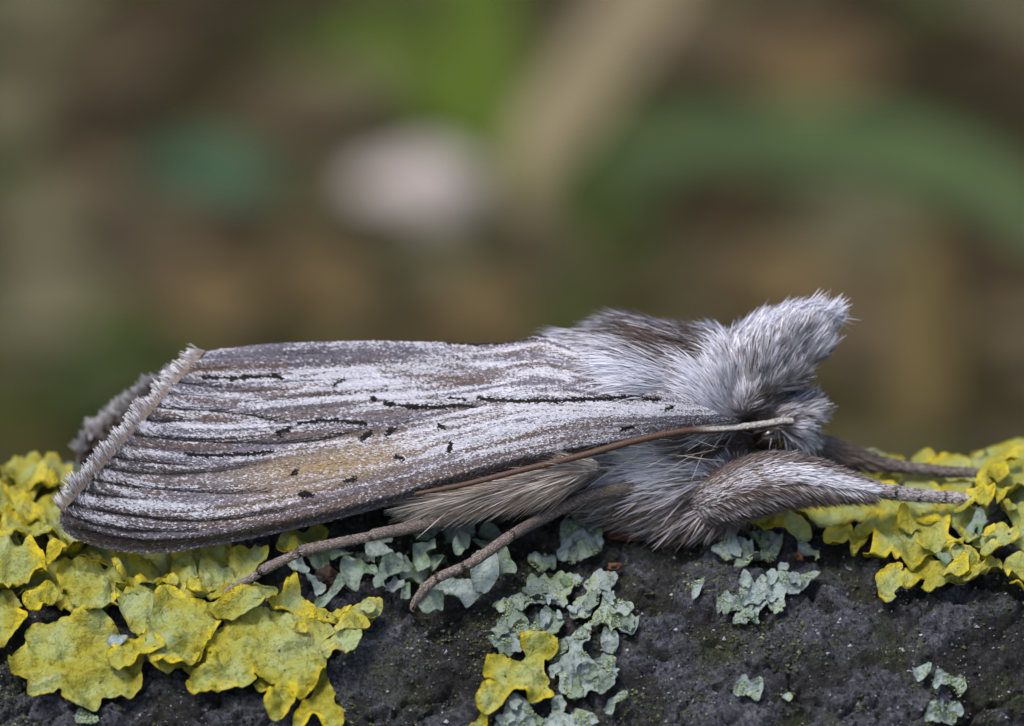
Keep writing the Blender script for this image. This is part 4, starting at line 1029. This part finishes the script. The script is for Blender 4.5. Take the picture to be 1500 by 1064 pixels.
def coat(c, r, t, s1, s2, N, lmin, lmax, wd, lift, colf, rng, bias=0.0, K=2, prof=None, roll=.4):
    """hair-scales lying along a tube towards its tip; colf(par, ang) -> root, tip colours"""
    par = rng.random(N); i = np.clip((par * (len(c) - 1)), 0, len(c) - 1.001); k = i.astype(int); f = (i - k)[:, None]
    ang = rng.uniform(0, 2 * math.pi, N)
    cc = c[k] * (1 - f) + c[k + 1] * f; rr = (r[k] * (1 - f[:, 0]) + r[k + 1] * f[:, 0])
    nn = np.cos(ang)[:, None] * s1[k] + np.sin(ang)[:, None] * s2[k]
    L = rng.uniform(lmin, lmax, N); lf = rng.uniform(.4, 1.4, N) * lift
    if callable(bias): b = bias(par, ang, L)
    else: b = 0
    d = nrm(t[k] + nn * lf[:, None] + rng.normal(0, .1, (N, 3)) + b)
    cb, ct = colf(par, ang, rng)
    return ribbons(cc + nn * rr[:, None] * .96, d, nn, L, rng.uniform(.7, 1.3, N) * wd, cb, ct, K=K, prof=prof, roll=roll, rng=rng)

def mottled(dark, pale, frac, seed=0):
    def f(par, ang, rng):
        n = len(par)
        k = (rng.random(n) < frac + 0.5 * (fbm(par * 14, ang * 1.2, seed=seed) - 0.5))[:, None]
        c = np.where(k, pale * rng.uniform(.8, 1.15, (n, 1)), dark * rng.uniform(.7, 1.3, (n, 1)))
        return c * 0.6, c
    return f

rl = np.random.default_rng(77)
LG_D = np.array([.17, .135, .12]); LG_P = np.array([.40, .355, .335])
def surf_y(px, py, h):
    s, th = bhit([px], [py], np.array([h])); return bpos(s, th, np.array([h]))[0][1]

def jointed(colf, joints, c):
    qx, _ = project(c); ps = [np.abs(qx - j).argmin() / (len(c) - 1) for j in joints]
    def f(par, ang, rng):
        a, b = colf(par, ang, rng)
        for p in ps:
            k = (np.abs(par - p) < .006)[:, None]; a = np.where(k, C_BK, a); b = np.where(k, C_BK * 1.5, b)
            k = ((par > p + .006) & (par < p + .03))[:, None]; b = np.where(k, b * 1.35, b)
        return a, b
    return f

def leg(name, label, segs, joints=()):
    """segs: list of (part name, pts, n, coat spec list)"""
    root = None
    for nm, pts, n, coats in segs:
        c, r, t, s1, s2, V, F = tube(pts, n, slim=.84)
        o = mkmesh(nm, V, F, M_SKIN, moth if root is None else root, np.tile(LG_D, (len(V), 1)))
        if root is None: root = o; o['label'] = label
        for (N, l0, l1, wd, lift, colf, bias) in coats:
            Vv, Ff, Cc = coat(c, r, t, s1, s2, N, l0, l1, wd, lift, jointed(colf, joints, c) if joints and root is o else colf, rl, bias)
            mkmesh('leg_scales', Vv, Ff, M_HAIR, o, np.clip(Cc, 0, .9), smooth_=False, kind='stuff')
    return root

# hind leg: slender ringed foot reaching to the yellow lichen
ye = surf_y(332, 870, 1.35) - 0.05
leg('hind_leg', 'slender hind leg reaching back over the lichen',
    [('hind_leg', [(830, 725, -2.6, 11), (720, 744, -3.3, 11.5), (640, 765, -3.8, 10), (552, 783, ye + .9, 10.4), (541, 786, ye + .85, 8.4), (447, 806, ye + .42, 9.8), (436, 811, ye + .38, 7.8), (387, 834, ye + .12, 9), (377, 841, ye + .1, 7.2), (332, 868, ye, 6.4)], 120,
      [(11000, .06, .11, .032, .10, mottled(LG_D, LG_P, .66, 1), 0), (260, .12, .22, .02, .6, mottled(C_DK, C_DK, .1), lambda p, a, L: np.stack([0 * p, 0 * p, -1.2 * (p > .8)], 1))]),
     ('claw', [(334, 866, ye, 4), (327, 874, ye - .05, 2.6), (334, 879, ye - .05, 1)], 14, [])], joints=(545, 440, 381))
# middle leg
yb_ = surf_y(612, 878, 1.0) - 0.45
leg('middle_leg', 'middle leg bent down to the curly lichen',
    [('middle_leg', [(985, 702, -1.2, 16), (915, 716, -2.7, 14), (860, 728, -3.1, 11), (800, 757, -3.4, 10), (750, 784, yb_ + .8, 9.5), (690, 825, yb_ + .3, 9), (640, 848, yb_ + .05, 8.5), (615, 872, yb_, 7.5), (606, 886, yb_, 5)], 120,
      [(11000, .06, .11, .032, .10, mottled(LG_D * .8, LG_P, .5, 2), 0)]),
     ('claw', [(608, 880, yb_, 4), (602, 892, yb_ - .05, 2.2), (607, 897, yb_ - .05, 1)], 14, [])], joints=(750, 682, 641))
# hairy shank whose pale tuft fans out under the antenna
def fan(par, ang, L): return np.stack([-.2 + 0 * par, -.15 * np.ones_like(par), .30 * np.sin(ang * 2) * .6 - .16], 1)
def tuftcol(par, ang, rng):
    n = len(par); k = rng.random((n, 1))
    ct = np.where(k < .55, np.array([.70, .66, .63]), np.where(k < .8, np.array([.30, .22, .16]), C_BR))
    return np.tile(np.array([.36, .30, .26]), (n, 1)), ct * rng.uniform(.8, 1.15, (n, 1))
leg('hind_shank', 'thick hind shank with long pale brown hair below the antenna',
    [('hind_shank', [(876, 688, -3.45, 4), (873, 687, -3.48, 13), (864, 687, -3.5, 18), (850, 690, -3.55, 20), (800, 703, -3.6, 17), (740, 716, -3.55, 14), (690, 726, -3.5, 10), (640, 735, -3.4, 6)], 70,
      [(4200, .9, 2.1, .034, .16, tuftcol, fan), (2600, .18, .4, .04, .2, mottled(LG_D, C_WH, .7, 3), 0)])])
# near foreleg
def fore_bias(par, ang, L): return np.stack([.25 + 0 * par, 0 * par, -.5 * (np.cos(ang) > -.1)], 1)
c_, r_, t_, s1_, s2_, V_, F_ = tube([(1000, 745, -1.0, 30), (1055, 726, -2.4, 38), (1110, 708, -3.2, 42), (1155, 702, -3.4, 37), (1200, 706, -3.55, 28), (1240, 712, -3.65, 17), (1275, 718, -3.7, 10)], 60, 18)
# which way is up on the tube ring
upk = (s1_[:, 2] > 0).mean() > .5
def fore_col(par, ang, rng):
    n = len(par)
    up = np.cos(ang) * (1 if upk else -1)                       # 1 = upper side
    wv = smooth(-.05, .25, up + .12 * np.sin(par * 9) + rng.normal(0, .12, n)) * smooth(.95, .75, up + rng.normal(0, .08, n))
    band = np.exp(-((up + .42 + rng.normal(0, .05, n)) / .13) ** 2) * smooth(.75, .4, par)
    k = np.clip(wv * .9 + band * .8, 0, 1)[:, None]
    ct = lerp(np.where(rng.random((n, 1)) < .3, np.array([.36, .32, .33]), lerp(np.array([.27, .23, .225]), np.array([.17, .137, .13]), smooth(.25, .6, par)[:, None])), C_WH * 1.12, k)
    ct = ct * rng.uniform(.75, 1.15, (n, 1))
    return lerp(np.tile(C_BR, (n, 1)), ct, .75 * k), ct
fl = mkmesh('foreleg', V_, F_, M_SKIN, moth, np.tile(C_BR, (len(V_), 1))); fl['label'] = 'thickly furred foreleg stretched forward with a slender pale foot'
sgn = 1 if upk else -1
def fb(par, ang, L):
    up = np.cos(ang) * sgn
    return np.stack([.1 + 0 * par, 0 * par, -.55 * (up < .1) - .05], 1)
a, b, c2 = coat(c_, r_, t_, s1_, s2_, 13000, .28, .58, .042, .22, fore_col, rl, fb)
mkmesh('leg_fur', a, b, M_HAIR, fl, np.clip(c2, 0, .9), smooth_=False, kind='stuff')
def tarsus(parent, pts, pale, seed, spines):
    c, r, t, s1, s2, V, F = tube(pts, 80)
    o = mkmesh('foot', V, F, M_SKIN, parent, np.tile(LG_D, (len(V), 1)))
    rings = lambda par, ang, rng: (lambda k: (np.where(k, C_DK, lerp(LG_D, pale, rng.random((len(par), 1)) ** .5)) * .7, np.where(k, C_DK, lerp(LG_D, pale, rng.random((len(par), 1)) ** .18))))((((np.abs((par * 5.2) % 1 - .97) < .05) & (par > .3)) | (par > .97))[:, None])
    a, b, c2 = coat(c, r, t, s1, s2, 3600, .09, .18, .055, .10, rings, rl)
    mkmesh('foot_scales', a, b, M_HAIR, parent, np.clip(c2, 0, .9), smooth_=False, kind='stuff')
    if spines:
        up = 1 if (s1[:, 2] > 0).mean() > .5 else -1
        a, b, c2 = coat(c, r, t, s1, s2, 170, .2, .32, .022, .35, mottled(C_BK, C_DK, .3), rl, lambda p, an, L: np.stack([0 * p, 0 * p, -.55 + 0 * p], 1))
        mkmesh('spines', a, b, M_HAIR, parent, c2, smooth_=False)
    return o
yf = surf_y(1430, 735, 1.6) - .15
yf = min(yf, -1.6)
ft = tarsus(fl, [(1235, 710, -3.6, 16), (1275, 717, lerp(-3.6, yf, .3), 12.5), (1335, 725, lerp(-3.6, yf, .7), 10), (1390, 729, yf, 8.5), (1428, 731, yf, 6.5)], np.array([.62, .58, .61]), 1, True)
c, r, t, s1, s2, V, F = tube([(1424, 731, yf, 4.5), (1433, 733, yf - .05, 3.5), (1436, 739, yf - .05, 2.6), (1431, 743, yf - .05, 1.0)], 14)
mkmesh('claw', V, F, M_SKIN, fl, np.tile(C_BK, (len(V), 1)))
# far foreleg
c, r, t, s1, s2, V, F = tube([(1120, 640, .9, 22), (1190, 652, 1.0, 18), (1235, 668, 1.1, 15), (1268, 676, 1.2, 13), (1320, 684, 1.3, 9), (1380, 691, 1.3, 8), (1438, 693, 1.3, 5.5)], 90, 14)
fo = mkmesh('foreleg', V, F, M_SKIN, moth, np.tile(LG_D, (len(V), 1))); fo['label'] = 'far foreleg, slender and brownish, reaching over the yellow lichen'
a, b, c2 = coat(c, r, t, s1, s2, 5200, .12, .26, .055, .14, mottled(LG_D, LG_P * .75, .40, 6), rl)
mkmesh('leg_scales', a, b, M_HAIR, fo, np.clip(c2, 0, .9), smooth_=False, kind='stuff')
def dn(p, an, L): return np.stack([.1 + 0 * p, 0 * p, -.9 * (p < .5)], 1)
a, b, c2 = coat(c[:45], r[:45], t[:45], s1[:45], s2[:45], 1500, .4, .8, .04, .25, mottled(C_BR, LG_P * .7, .3, 7), rl, dn)
mkmesh('leg_fur', a, b, M_HAIR, fo, np.clip(c2, 0, .9), smooth_=False, kind='stuff')

# ---- antennae
ant_pts = [(1160, 618, -1.75, 5.5), (1145, 618, -2.0, 6), (1120, 622, -2.45, 5.5), (1080, 627, -3.0, 5.2), (1040, 630, -3.35, 5.2), (1000, 632, -3.6, 5.2), (930, 646, -4.0, 5.2), (850, 668, -4.25, 5), (760, 690, -4.4, 4.6), (680, 710, -4.55, 4), (608, 724, -4.65, 3)]
for mir in (False, True):
    c, r, t, s1, s2, V, F = tube(ant_pts, 220, 14)
    px_, _ = project(V)
    up = V[:, 2] - np.repeat(c[:, 2], 14)
    upn = up / np.repeat(r, 14)
    k = smooth(1010, 1075, px_) * smooth(-.35, .35, upn)
    col = lerp(np.array([.085, .046, .032]), np.array([.62, .60, .56]), k[:, None])
    ring = 0.8 + 0.2 * (np.repeat(np.arange(220), 14) % 2)
    M3 = np.array([1, -1, 1]) if mir else np.array([1, 1, 1])
    FF = [f[:, ::-1] for f in F] if mir else F
    an = mkmesh('antenna', V * M3, FF, M_ANT, moth, col * ring[:, None])
    rr = np.random.default_rng(5 + mir)
    N = 1500
    def acol(par, ang, rng):
        ct = np.tile(np.array([.62, .60, .58]), (len(par), 1)) * rng.uniform(.7, 1.15, (len(par), 1))
        return ct * .7, ct
    nn_ = int(220 * .24)
    a, b, c2 = coat(c[:nn_], r[:nn_], t[:nn_], s1[:nn_], s2[:nn_], N, .07, .13, .05, .12, acol, rr)
    upm = (a[::6][:, 2] * 0 + 1)
    mz = np.repeat(((a.reshape(N, 6, 3).mean(1)[:, None] - c[None, :nn_]) ** 2).sum(2).argmin(1), 1)
    keep = (a.reshape(N, 6, 3).mean(1)[:, 2] - c[mz][:, 2]) > -.015
    ids = np.where(keep)[0]
    a = a.reshape(N, 6, 3)[ids].reshape(-1, 3); c2 = c2.reshape(N, 6, 3)[ids].reshape(-1, 3)
    b = (b.reshape(N, 2, 4) - (np.arange(N) * 6)[:, None, None])[ids] + (np.arange(len(ids)) * 6)[:, None, None]
    mkmesh('pale_scales', a * M3, b.reshape(-1, 4), M_HAIR, an, c2, smooth_=False, kind='stuff')

# ---- eyes
for sg in (-1, 1):
    bm = bmesh.new(); bmesh.ops.create_icosphere(bm, subdivisions=4, radius=1.0)
    Vv = np.array([v.co[:] for v in bm.verts]); Ff = np.array([[v.index for v in f.verts] for f in bm.faces]); bm.free()
    mkmesh('eye', P1(1128, 640, -1.1) * np.array([1, -sg, 1]) + Vv * np.array([.62, .62, .55]), Ff, M_EYE, moth)

# ---- single long stray hairs
rs = np.random.default_rng(3)
N = 70
sx = rs.uniform(660, 1080, N); sy = 640 + 60 * rs.random(N) - (sx - 660) * .02
y0 = -3.4 - .4 * rs.random(N)
root = P(sx, sy, y0)
an_ = np.radians(rs.normal(180, 28, N)); d = nrm(np.stack([np.cos(an_), rs.normal(-.15, .15, N), np.sin(an_)], 1))
V, F, C = ribbons(root, d, np.tile([[0, -1., 0]], (N, 1)), rs.uniform(.7, 1.7, N), np.full(N, .016), np.tile([[.4, .36, .32]], (N, 1)), np.tile([[.6, .56, .52]], (N, 1)), K=4, curl=rs.normal(0, .12, (N, 3)), rng=rs)
mkmesh('stray_hairs', V, F, M_HAIR, body, C, kind='stuff')

# =================================================================== THE BACKGROUND (far out of focus)
ZG = -112.0
def gpt(px, py, z=ZG):
    d = FW + (px - 750) * KPX * np.array([1., 0, 0]) + (532 - py) * KPX * UPV
    return CAM + d * (z - CAM[2]) / d[2]
def rpt(px, py, dist):
    d = FW + (px - 750) * KPX * np.array([1., 0, 0]) + (532 - py) * KPX * UPV
    return CAM + d * dist
def ground_mat():
    m = MT('soil', 0.95, 0.1)
    n1 = m.noise(0.035 / U, 5, 0.62); n2 = m.noise(0.010 / U, 4, 0.6)
    b = m.ramp(n1.outputs[0], [(0.34, (0.012, 0.009, 0.003)), (0.46, (0.034, 0.026, 0.009)), (0.58, (0.056, 0.046, 0.018)), (0.72, (0.09, 0.075, 0.038))])
    g = m.ramp(n2.outputs[0], [(0.44, (0, 0, 0)), (0.58, (1, 1, 1))])
    m.color(m.mix(m.math('MULTIPLY', g.outputs[0], .6), b.outputs[0], (0.034, 0.050, 0.005)))
    m.bump(n1.outputs[0], 4.0)
    return m.m
gx_ = np.sinh(np.linspace(-7.2, 7.2, 181)) / math.sinh(7.2) * 40000
gy_ = np.sinh(np.linspace(-7.2, 7.2, 181)) / math.sinh(7.2) * 40000
GXm, GYm = np.meshgrid(gx_, gy_, indexing='ij')
gz = ZG + (fbm(GXm / 60, GYm / 60, seed=90) - .5).ravel() * 14 * np.exp(-(np.hypot(GXm, GYm).ravel() / 3000) ** 2) - 2
ground = mkmesh('ground', np.stack([GXm.ravel(), GYm.ravel() + 400, gz], 1), grid_faces(181, 181)[:, ::-1], ground_mat(), loc=np.array([0, 400, ZG]))
tag(ground, kind='structure')

def leafmat(name, c, var, rough=.75):
    m = MT(name, rough, .25); n = m.noise(.12 / U, 4, .6)
    r = m.ramp(n.outputs[0], [(.3, tuple(x * (1 - var) for x in c)), (.7, tuple(min(1, x * (1 + var)) for x in c))])
    m.color(r.outputs[0]); m.translucent(r.outputs[0], .2); return m.m
LM = {'tan': leafmat('dry_leaf_tan', (.125, .088, .036), .3), 'mauve': leafmat('dry_leaf_mauve', (.080, .060, .032), .3), 'brown': leafmat('dry_leaf_brown', (.032, .020, .007), .35),
      'grey': leafmat('dry_leaf_grey', (.112, .104, .056), .25), 'green': leafmat('grass_green', (.058, .095, .004), .25), 'dgreen': leafmat('grass_dark', (.030, .046, .003), .3),
      'sage': leafmat('blade_sage', (.068, .112, .040), .25), 'teal': leafmat('leaf_blue_green', (.042, .100, .052), .25), 'straw': leafmat('straw', (.25, .205, .12), .25), 'ochre': leafmat('ochre_stalk', (.115, .085, .028), .25)}

def leaf_mesh(L, W, curl, fold, seed):
    nu, nv_ = 15, 9
    r = np.random.default_rng(seed)
    u, v = np.meshgrid(np.linspace(0, 1, nu), np.linspace(-1, 1, nv_), indexing='ij'); u, v = u.ravel(), v.ravel()
    hw = W * .5 * np.sin(math.pi * np.clip(u, .02, .98)) ** .75 * (1 + .18 * noise(u * 7, v * 0 + seed, seed=seed))
    x = (u - .5) * L; y = v * hw
    z = curl * L * (u - .5) ** 2 * 2 + fold * np.abs(v) * hw + (fbm(u * 4 + seed, v * 2, seed=seed) - .5) * W * .3
    T = np.stack([x, y, z], 1); B = T - np.array([0, 0, .35])
    F = grid_faces(nu, nv_); n = len(T)
    b1 = np.concatenate([np.arange(nv_), np.arange(1, nu) * nv_ + nv_ - 1, (nu - 1) * nv_ + np.arange(nv_ - 2, -1, -1), np.arange(nu - 2, 0, -1) * nv_]); b2 = np.roll(b1, -1)
    return np.vstack([T, B]), [F[:, ::-1], F + n, np.stack([b2, b1, b1 + n, b2 + n], 1)]

def put_leaf(name, label, cat, group, c, L, W, rot, mat, seed, curl=.3, fold=.2):
    V, F = leaf_mesh(L, W, curl, fold, seed)
    M = np.array(Matrix.Rotation(rot[2], 3, 'Z') @ Matrix.Rotation(rot[1], 3, 'Y') @ Matrix.Rotation(rot[0], 3, 'X'))
    V = V @ M.T; V = V + c - np.array([0, 0, V[:, 2].min()])
    return tag(mkmesh(name, V, F, mat), label, cat, group)

def blade(name, label, cat, group, pts, w, mat, seed=0):
    """pts: list of world points (mm); folded strap leaf with thickness"""
    q = catmull(np.array(pts), 28); t = nrm(np.gradient(q, axis=0))
    s = nrm(np.cross(t, FW[None] * np.ones((28, 1)))); nn = np.cross(s, t)
    k = np.linspace(0, 1, 28); hw = .5 * w * (np.minimum(1, .55 + k * 2) * np.clip((1.02 - k) * 2.6, 0, 1) ** .7)
    rows = [q + s * (hw * a)[:, None] + nn * (abs(a) * hw * .35)[:, None] for a in (-1, -.5, 0, .5, 1)]
    T = np.stack(rows, 1).reshape(-1, 3); B = T - np.repeat(nn, 5, 0) * .3
    F = grid_faces(28, 5); n = len(T)
    b1 = np.concatenate([np.arange(5), np.arange(1, 28) * 5 + 4, 27 * 5 + np.arange(3, -1, -1), np.arange(26, 0, -1) * 5]); b2 = np.roll(b1, -1)
    o = mkmesh(name, np.vstack([T, B]), [F, F[:, ::-1] + n, np.stack([b1, b2, b2 + n, b1 + n], 1)], mat)
    return tag(o, label, cat, group)

# the blurred things that can be told apart
pb = gpt(632, 318)
bm = bmesh.new(); bmesh.ops.create_icosphere(bm, subdivisions=4, radius=1.0)
Vv = np.array([v.co[:] for v in bm.verts]); Ff = np.array([[v.index for v in f.verts] for f in bm.faces]); bm.free()
kk = 1 + .9 * (fbm(Vv[:, 0] * 1.2 + 4, Vv[:, 1] * 1.2 + 4, Vv[:, 2] * 1.2 + 4, seed=12) - .5)
mm_ = MT('pale_stone', .8, .2); nz_ = mm_.noise(.25 / U, 5, .6); mm_.color(mm_.ramp(nz_.outputs[0], [(.3, (.30, .255, .235)), (.7, (.42, .37, .35))]).outputs[0]); mm_.bump(nz_.outputs[0], .6)
tag(mkmesh('pebble', pb + np.array([0, 0, 3.5]) + Vv * kk[:, None] * np.array([8.0, 6, 4.6]), Ff, mm_.m), 'pale pinkish-white pebble lying blurred on the ground behind the wings', 'pebble')
gb = gpt(728, 300); y_ = gb[1]
blade('grass_blade', 'bright green upright grass blade, blurred, beside the pale pebble', 'grass', None, [gb, P1(722, 190, y_ + 6), P1(704, 60, y_ + 16), P1(690, -60, y_ + 30), P1(690, -200, y_ + 50)], 9, LM['green'])
gb = gpt(770, 330); y_ = gb[1]
blade('dry_stalk', 'broad pale straw-coloured stalk leaning right behind the green blade', 'stalk', None, [gb, P1(790, 215, y_ + 6), P1(850, 120, y_ + 14), P1(920, 20, y_ + 24), P1(990, -90, y_ + 36), P1(1060, -210, y_ + 50)], 8.5, LM['straw'])
gb = gpt(800, 330); y_ = gb[1]
blade('grass_blade', 'long arching grey-green grass blade curving over behind the moth\'s head', 'grass', None, [gb, P1(880, 258, y_ + 2), P1(1000, 218, y_ + 4), P1(1150, 200, y_ + 4), P1(1310, 215, y_), P1(1440, 270, y_ - 6), P1(1560, 350, y_ - 12), P1(1680, 470, y_ - 20)], 8.5, LM['sage'])
gb = gpt(850, 380); y_ = gb[1]
blade('grass_blade', 'short dark green grass blade below the arching blade', 'grass', None, [gb, P1(848, 300, y_ + 4), P1(856, 250, y_ + 10), P1(880, 215, y_ + 16)], 8, LM['dgreen'])
gb = gpt(1345, 640); y_ = gb[1]
blade('dry_stalk', 'upright ochre dry stalk behind the moth\'s feet', 'stalk', None, [gb, P1(1346, 500, y_ + 6), P1(1352, 400, y_ + 14), P1(1356, 320, y_ + 24)], 6, LM['ochre'])
put_leaf('green_leaf', 'rounded blue-green leaf, blurred, above the wing tips', 'leaf', None, gpt(300, 305), 18, 13, (.5, .05, .3), LM['teal'], 3, .1, .1)
MARKS_BG = [(610, 250, 'pale pebble'), (700, 110, 'bright green upright blade'), (880, 110, 'leaning straw stalk'), (1300, 215, 'arching grey-green blade'), (285, 225, 'rounded blue-green leaf'),
            (1350, 440, 'upright ochre stalk'), (180, 560, 'wing tips'), (600, 500, 'ridge of the folded wings'), (960, 460, 'hump of the thorax'), (1215, 455, 'pointed collar tuft')]
def beside(px, py): return min(MARKS_BG, key=lambda q: (q[0] - px) ** 2 + (q[1] - py) ** 2)[2]
GRP_L = 'blurred dead leaves on the ground behind the branch'
def dl(px, py, L, W, rz, m, sd, rx=.55):
    sz = 'long' if L > 1.9 * W else 'small' if L < 15 else 'broad'
    nm = {'tan': 'tan', 'mauve': 'mauve-brown', 'brown': 'dark brown', 'grey': 'greyish'}[m]
    put_leaf('dead_leaf', f'blurred {sz} {nm} dead leaf on the ground behind the {beside(px, py)}', 'leaf', GRP_L + ' (' + m + ')', gpt(px, py), L, W, (rx, 0, rz), LM[m], sd, .25, .25)
for k, a in enumerate([(30, 40, 34, 12, .5, 'grey'), (420, 190, 20, 12, .3, 'mauve'), (500, 170, 20, 10, 0, 'grey'), (520, 290, 14, 7, .2, 'grey'), (140, 120, 22, 10, .2, 'mauve'), (15, 190, 12, 12, 0, 'grey'), (230, 400, 22, 14, .8, 'mauve'),
     (110, 330, 16, 12, .2, 'mauve'), (60, 480, 16, 14, .2, 'grey'), (300, 470, 16, 10, .4, 'tan'), (620, 440, 12, 16, 1.2, 'grey'), (780, 420, 14, 16, 1.0, 'mauve'), (1240, 370, 18, 12, .5, 'grey'), (1000, 90, 28, 14, .2, 'mauve'),
     (1160, 60, 30, 12, .4, 'brown'), (1180, 140, 24, 12, .1, 'tan'), (1470, 60, 18, 20, .9, 'grey'), (1450, 130, 20, 14, .3, 'brown'), (1430, 450, 18, 16, .3, 'brown'), (1050, 330, 18, 10, .5, 'brown'), (1150, 460, 18, 12, .2, 'tan'), (1260, 530, 16, 14, .2, 'mauve'),
     (140, 225, 16, 10, .2, 'brown'), (270, 350, 18, 9, .2, 'brown'), (420, 0, 26, 14, .4, 'brown'), (380, 400, 16, 9, .2, 'brown'), (460, 450, 14, 12, .7, 'tan'), (560, 90, 22, 10, .4, 'brown'), (1290, 100, 22, 10, .8, 'brown'), (40, 360, 12, 12, .2, 'grey'),
     (330, 300, 18, 10, .3, 'mauve'), (190, 470, 12, 10, .3, 'mauve'), (700, 480, 14, 9, .2, 'tan'), (1050, 420, 16, 9, .1, 'mauve'), (870, 60, 20, 14, .6, 'mauve'), (240, 60, 26, 12, .2, 'brown')]):
    dl(*a, 200 + k)
GRP_G = 'blurred short grass blades behind the branch'
rb_ = np.random.default_rng(9)
for k, (px, py, dx_, dy_, m) in enumerate([(560, 110, -30, -120, 'green'), (600, 160, 20, -120, 'dgreen'), (500, 120, -60, -60, 'green'), (10, 280, 30, -60, 'green'), (30, 300, -20, -70, 'dgreen'), (40, 440, 20, -60, 'dgreen'), (930, 400, 20, -70, 'dgreen'),
      (900, 360, -50, -60, 'dgreen'), (960, 440, 40, -80, 'dgreen'), (380, 440, 30, -60, 'dgreen'), (620, 350, 30, -40, 'dgreen'), (690, 400, 10, -70, 'dgreen'), (100, 60, 70, -40, 'green'), (1380, 90, 20, -90, 'dgreen'), (1340, 30, 30, -60, 'dgreen'),
      (660, 200, -60, -150, 'green'), (1100, 400, 60, -30, 'dgreen'), (1200, 430, 60, -50, 'dgreen'), (250, 60, 40, -50, 'dgreen'), (330, 30, 20, -60, 'dgreen'), (560, 450, 20, -60, 'dgreen'), (830, 470, 10, -80, 'dgreen'), (160, 520, -30, -90, 'dgreen'),
      (130, 600, 20, -70, 'dgreen'), (90, 570, 40, -50, 'dgreen'), (220, 540, 30, -60, 'dgreen'), (440, 60, 30, -60, 'dgreen'), (1020, 230, 40, -50, 'dgreen')]):
    g0 = gpt(px, py); y_ = g0[1]
    blade('short_grass_blade', ('short blurred dark green' if m == 'dgreen' else 'short blurred bright green') + f' grass blade behind the {beside(px + dx_ * .6, py + dy_ * .6)}', 'grass', GRP_G + (' (dark)' if m == 'dgreen' else ' (bright)'),
          [g0, P1(px + dx_ * .4, py + dy_ * .5, y_ + 6), P1(px + dx_, py + dy_, y_ + 16)], rb_.uniform(5, 9), LM[m])

# loose leaf litter over the rest of the ground
rq = np.random.default_rng(15)
LV, LF, LC = [], [], []; off = 0
for k in range(420):
    a = gpt(rq.uniform(-1500, 3000), rq.uniform(-250, 760))
    V, F = leaf_mesh(rq.uniform(6, 15), rq.uniform(3, 8), rq.uniform(.1, .4), .2, 900 + k)
    V = V[:135]; f = F[0]
    M = np.array(Matrix.Rotation(rq.uniform(0, 6.28), 3, 'Z') @ Matrix.Rotation(rq.uniform(-.4, .4), 3, 'X'))
    V = V @ M.T; V = V + a - np.array([0, 0, V[:, 2].min()])
    V = np.vstack([V, V - np.array([0, 0, .3])])
    LV.append(V); LF.append(np.vstack([f, f[:, ::-1] + 135]) + off); off += len(V)
    c = [(.10, .075, .035), (.075, .058, .034), (.035, .024, .009), (.10, .09, .055), (.035, .045, .008)][rq.integers(5)]
    LC.append(np.tile(np.array(c) * rq.uniform(.7, 1.3), (len(V), 1)))
lit = mkmesh('leaf_litter', np.vstack(LV), np.vstack(LF), M_GRIT, col=np.vstack(LC), kind='stuff')
tag(lit, 'loose brown leaf litter scattered over the ground behind the branch', 'litter')
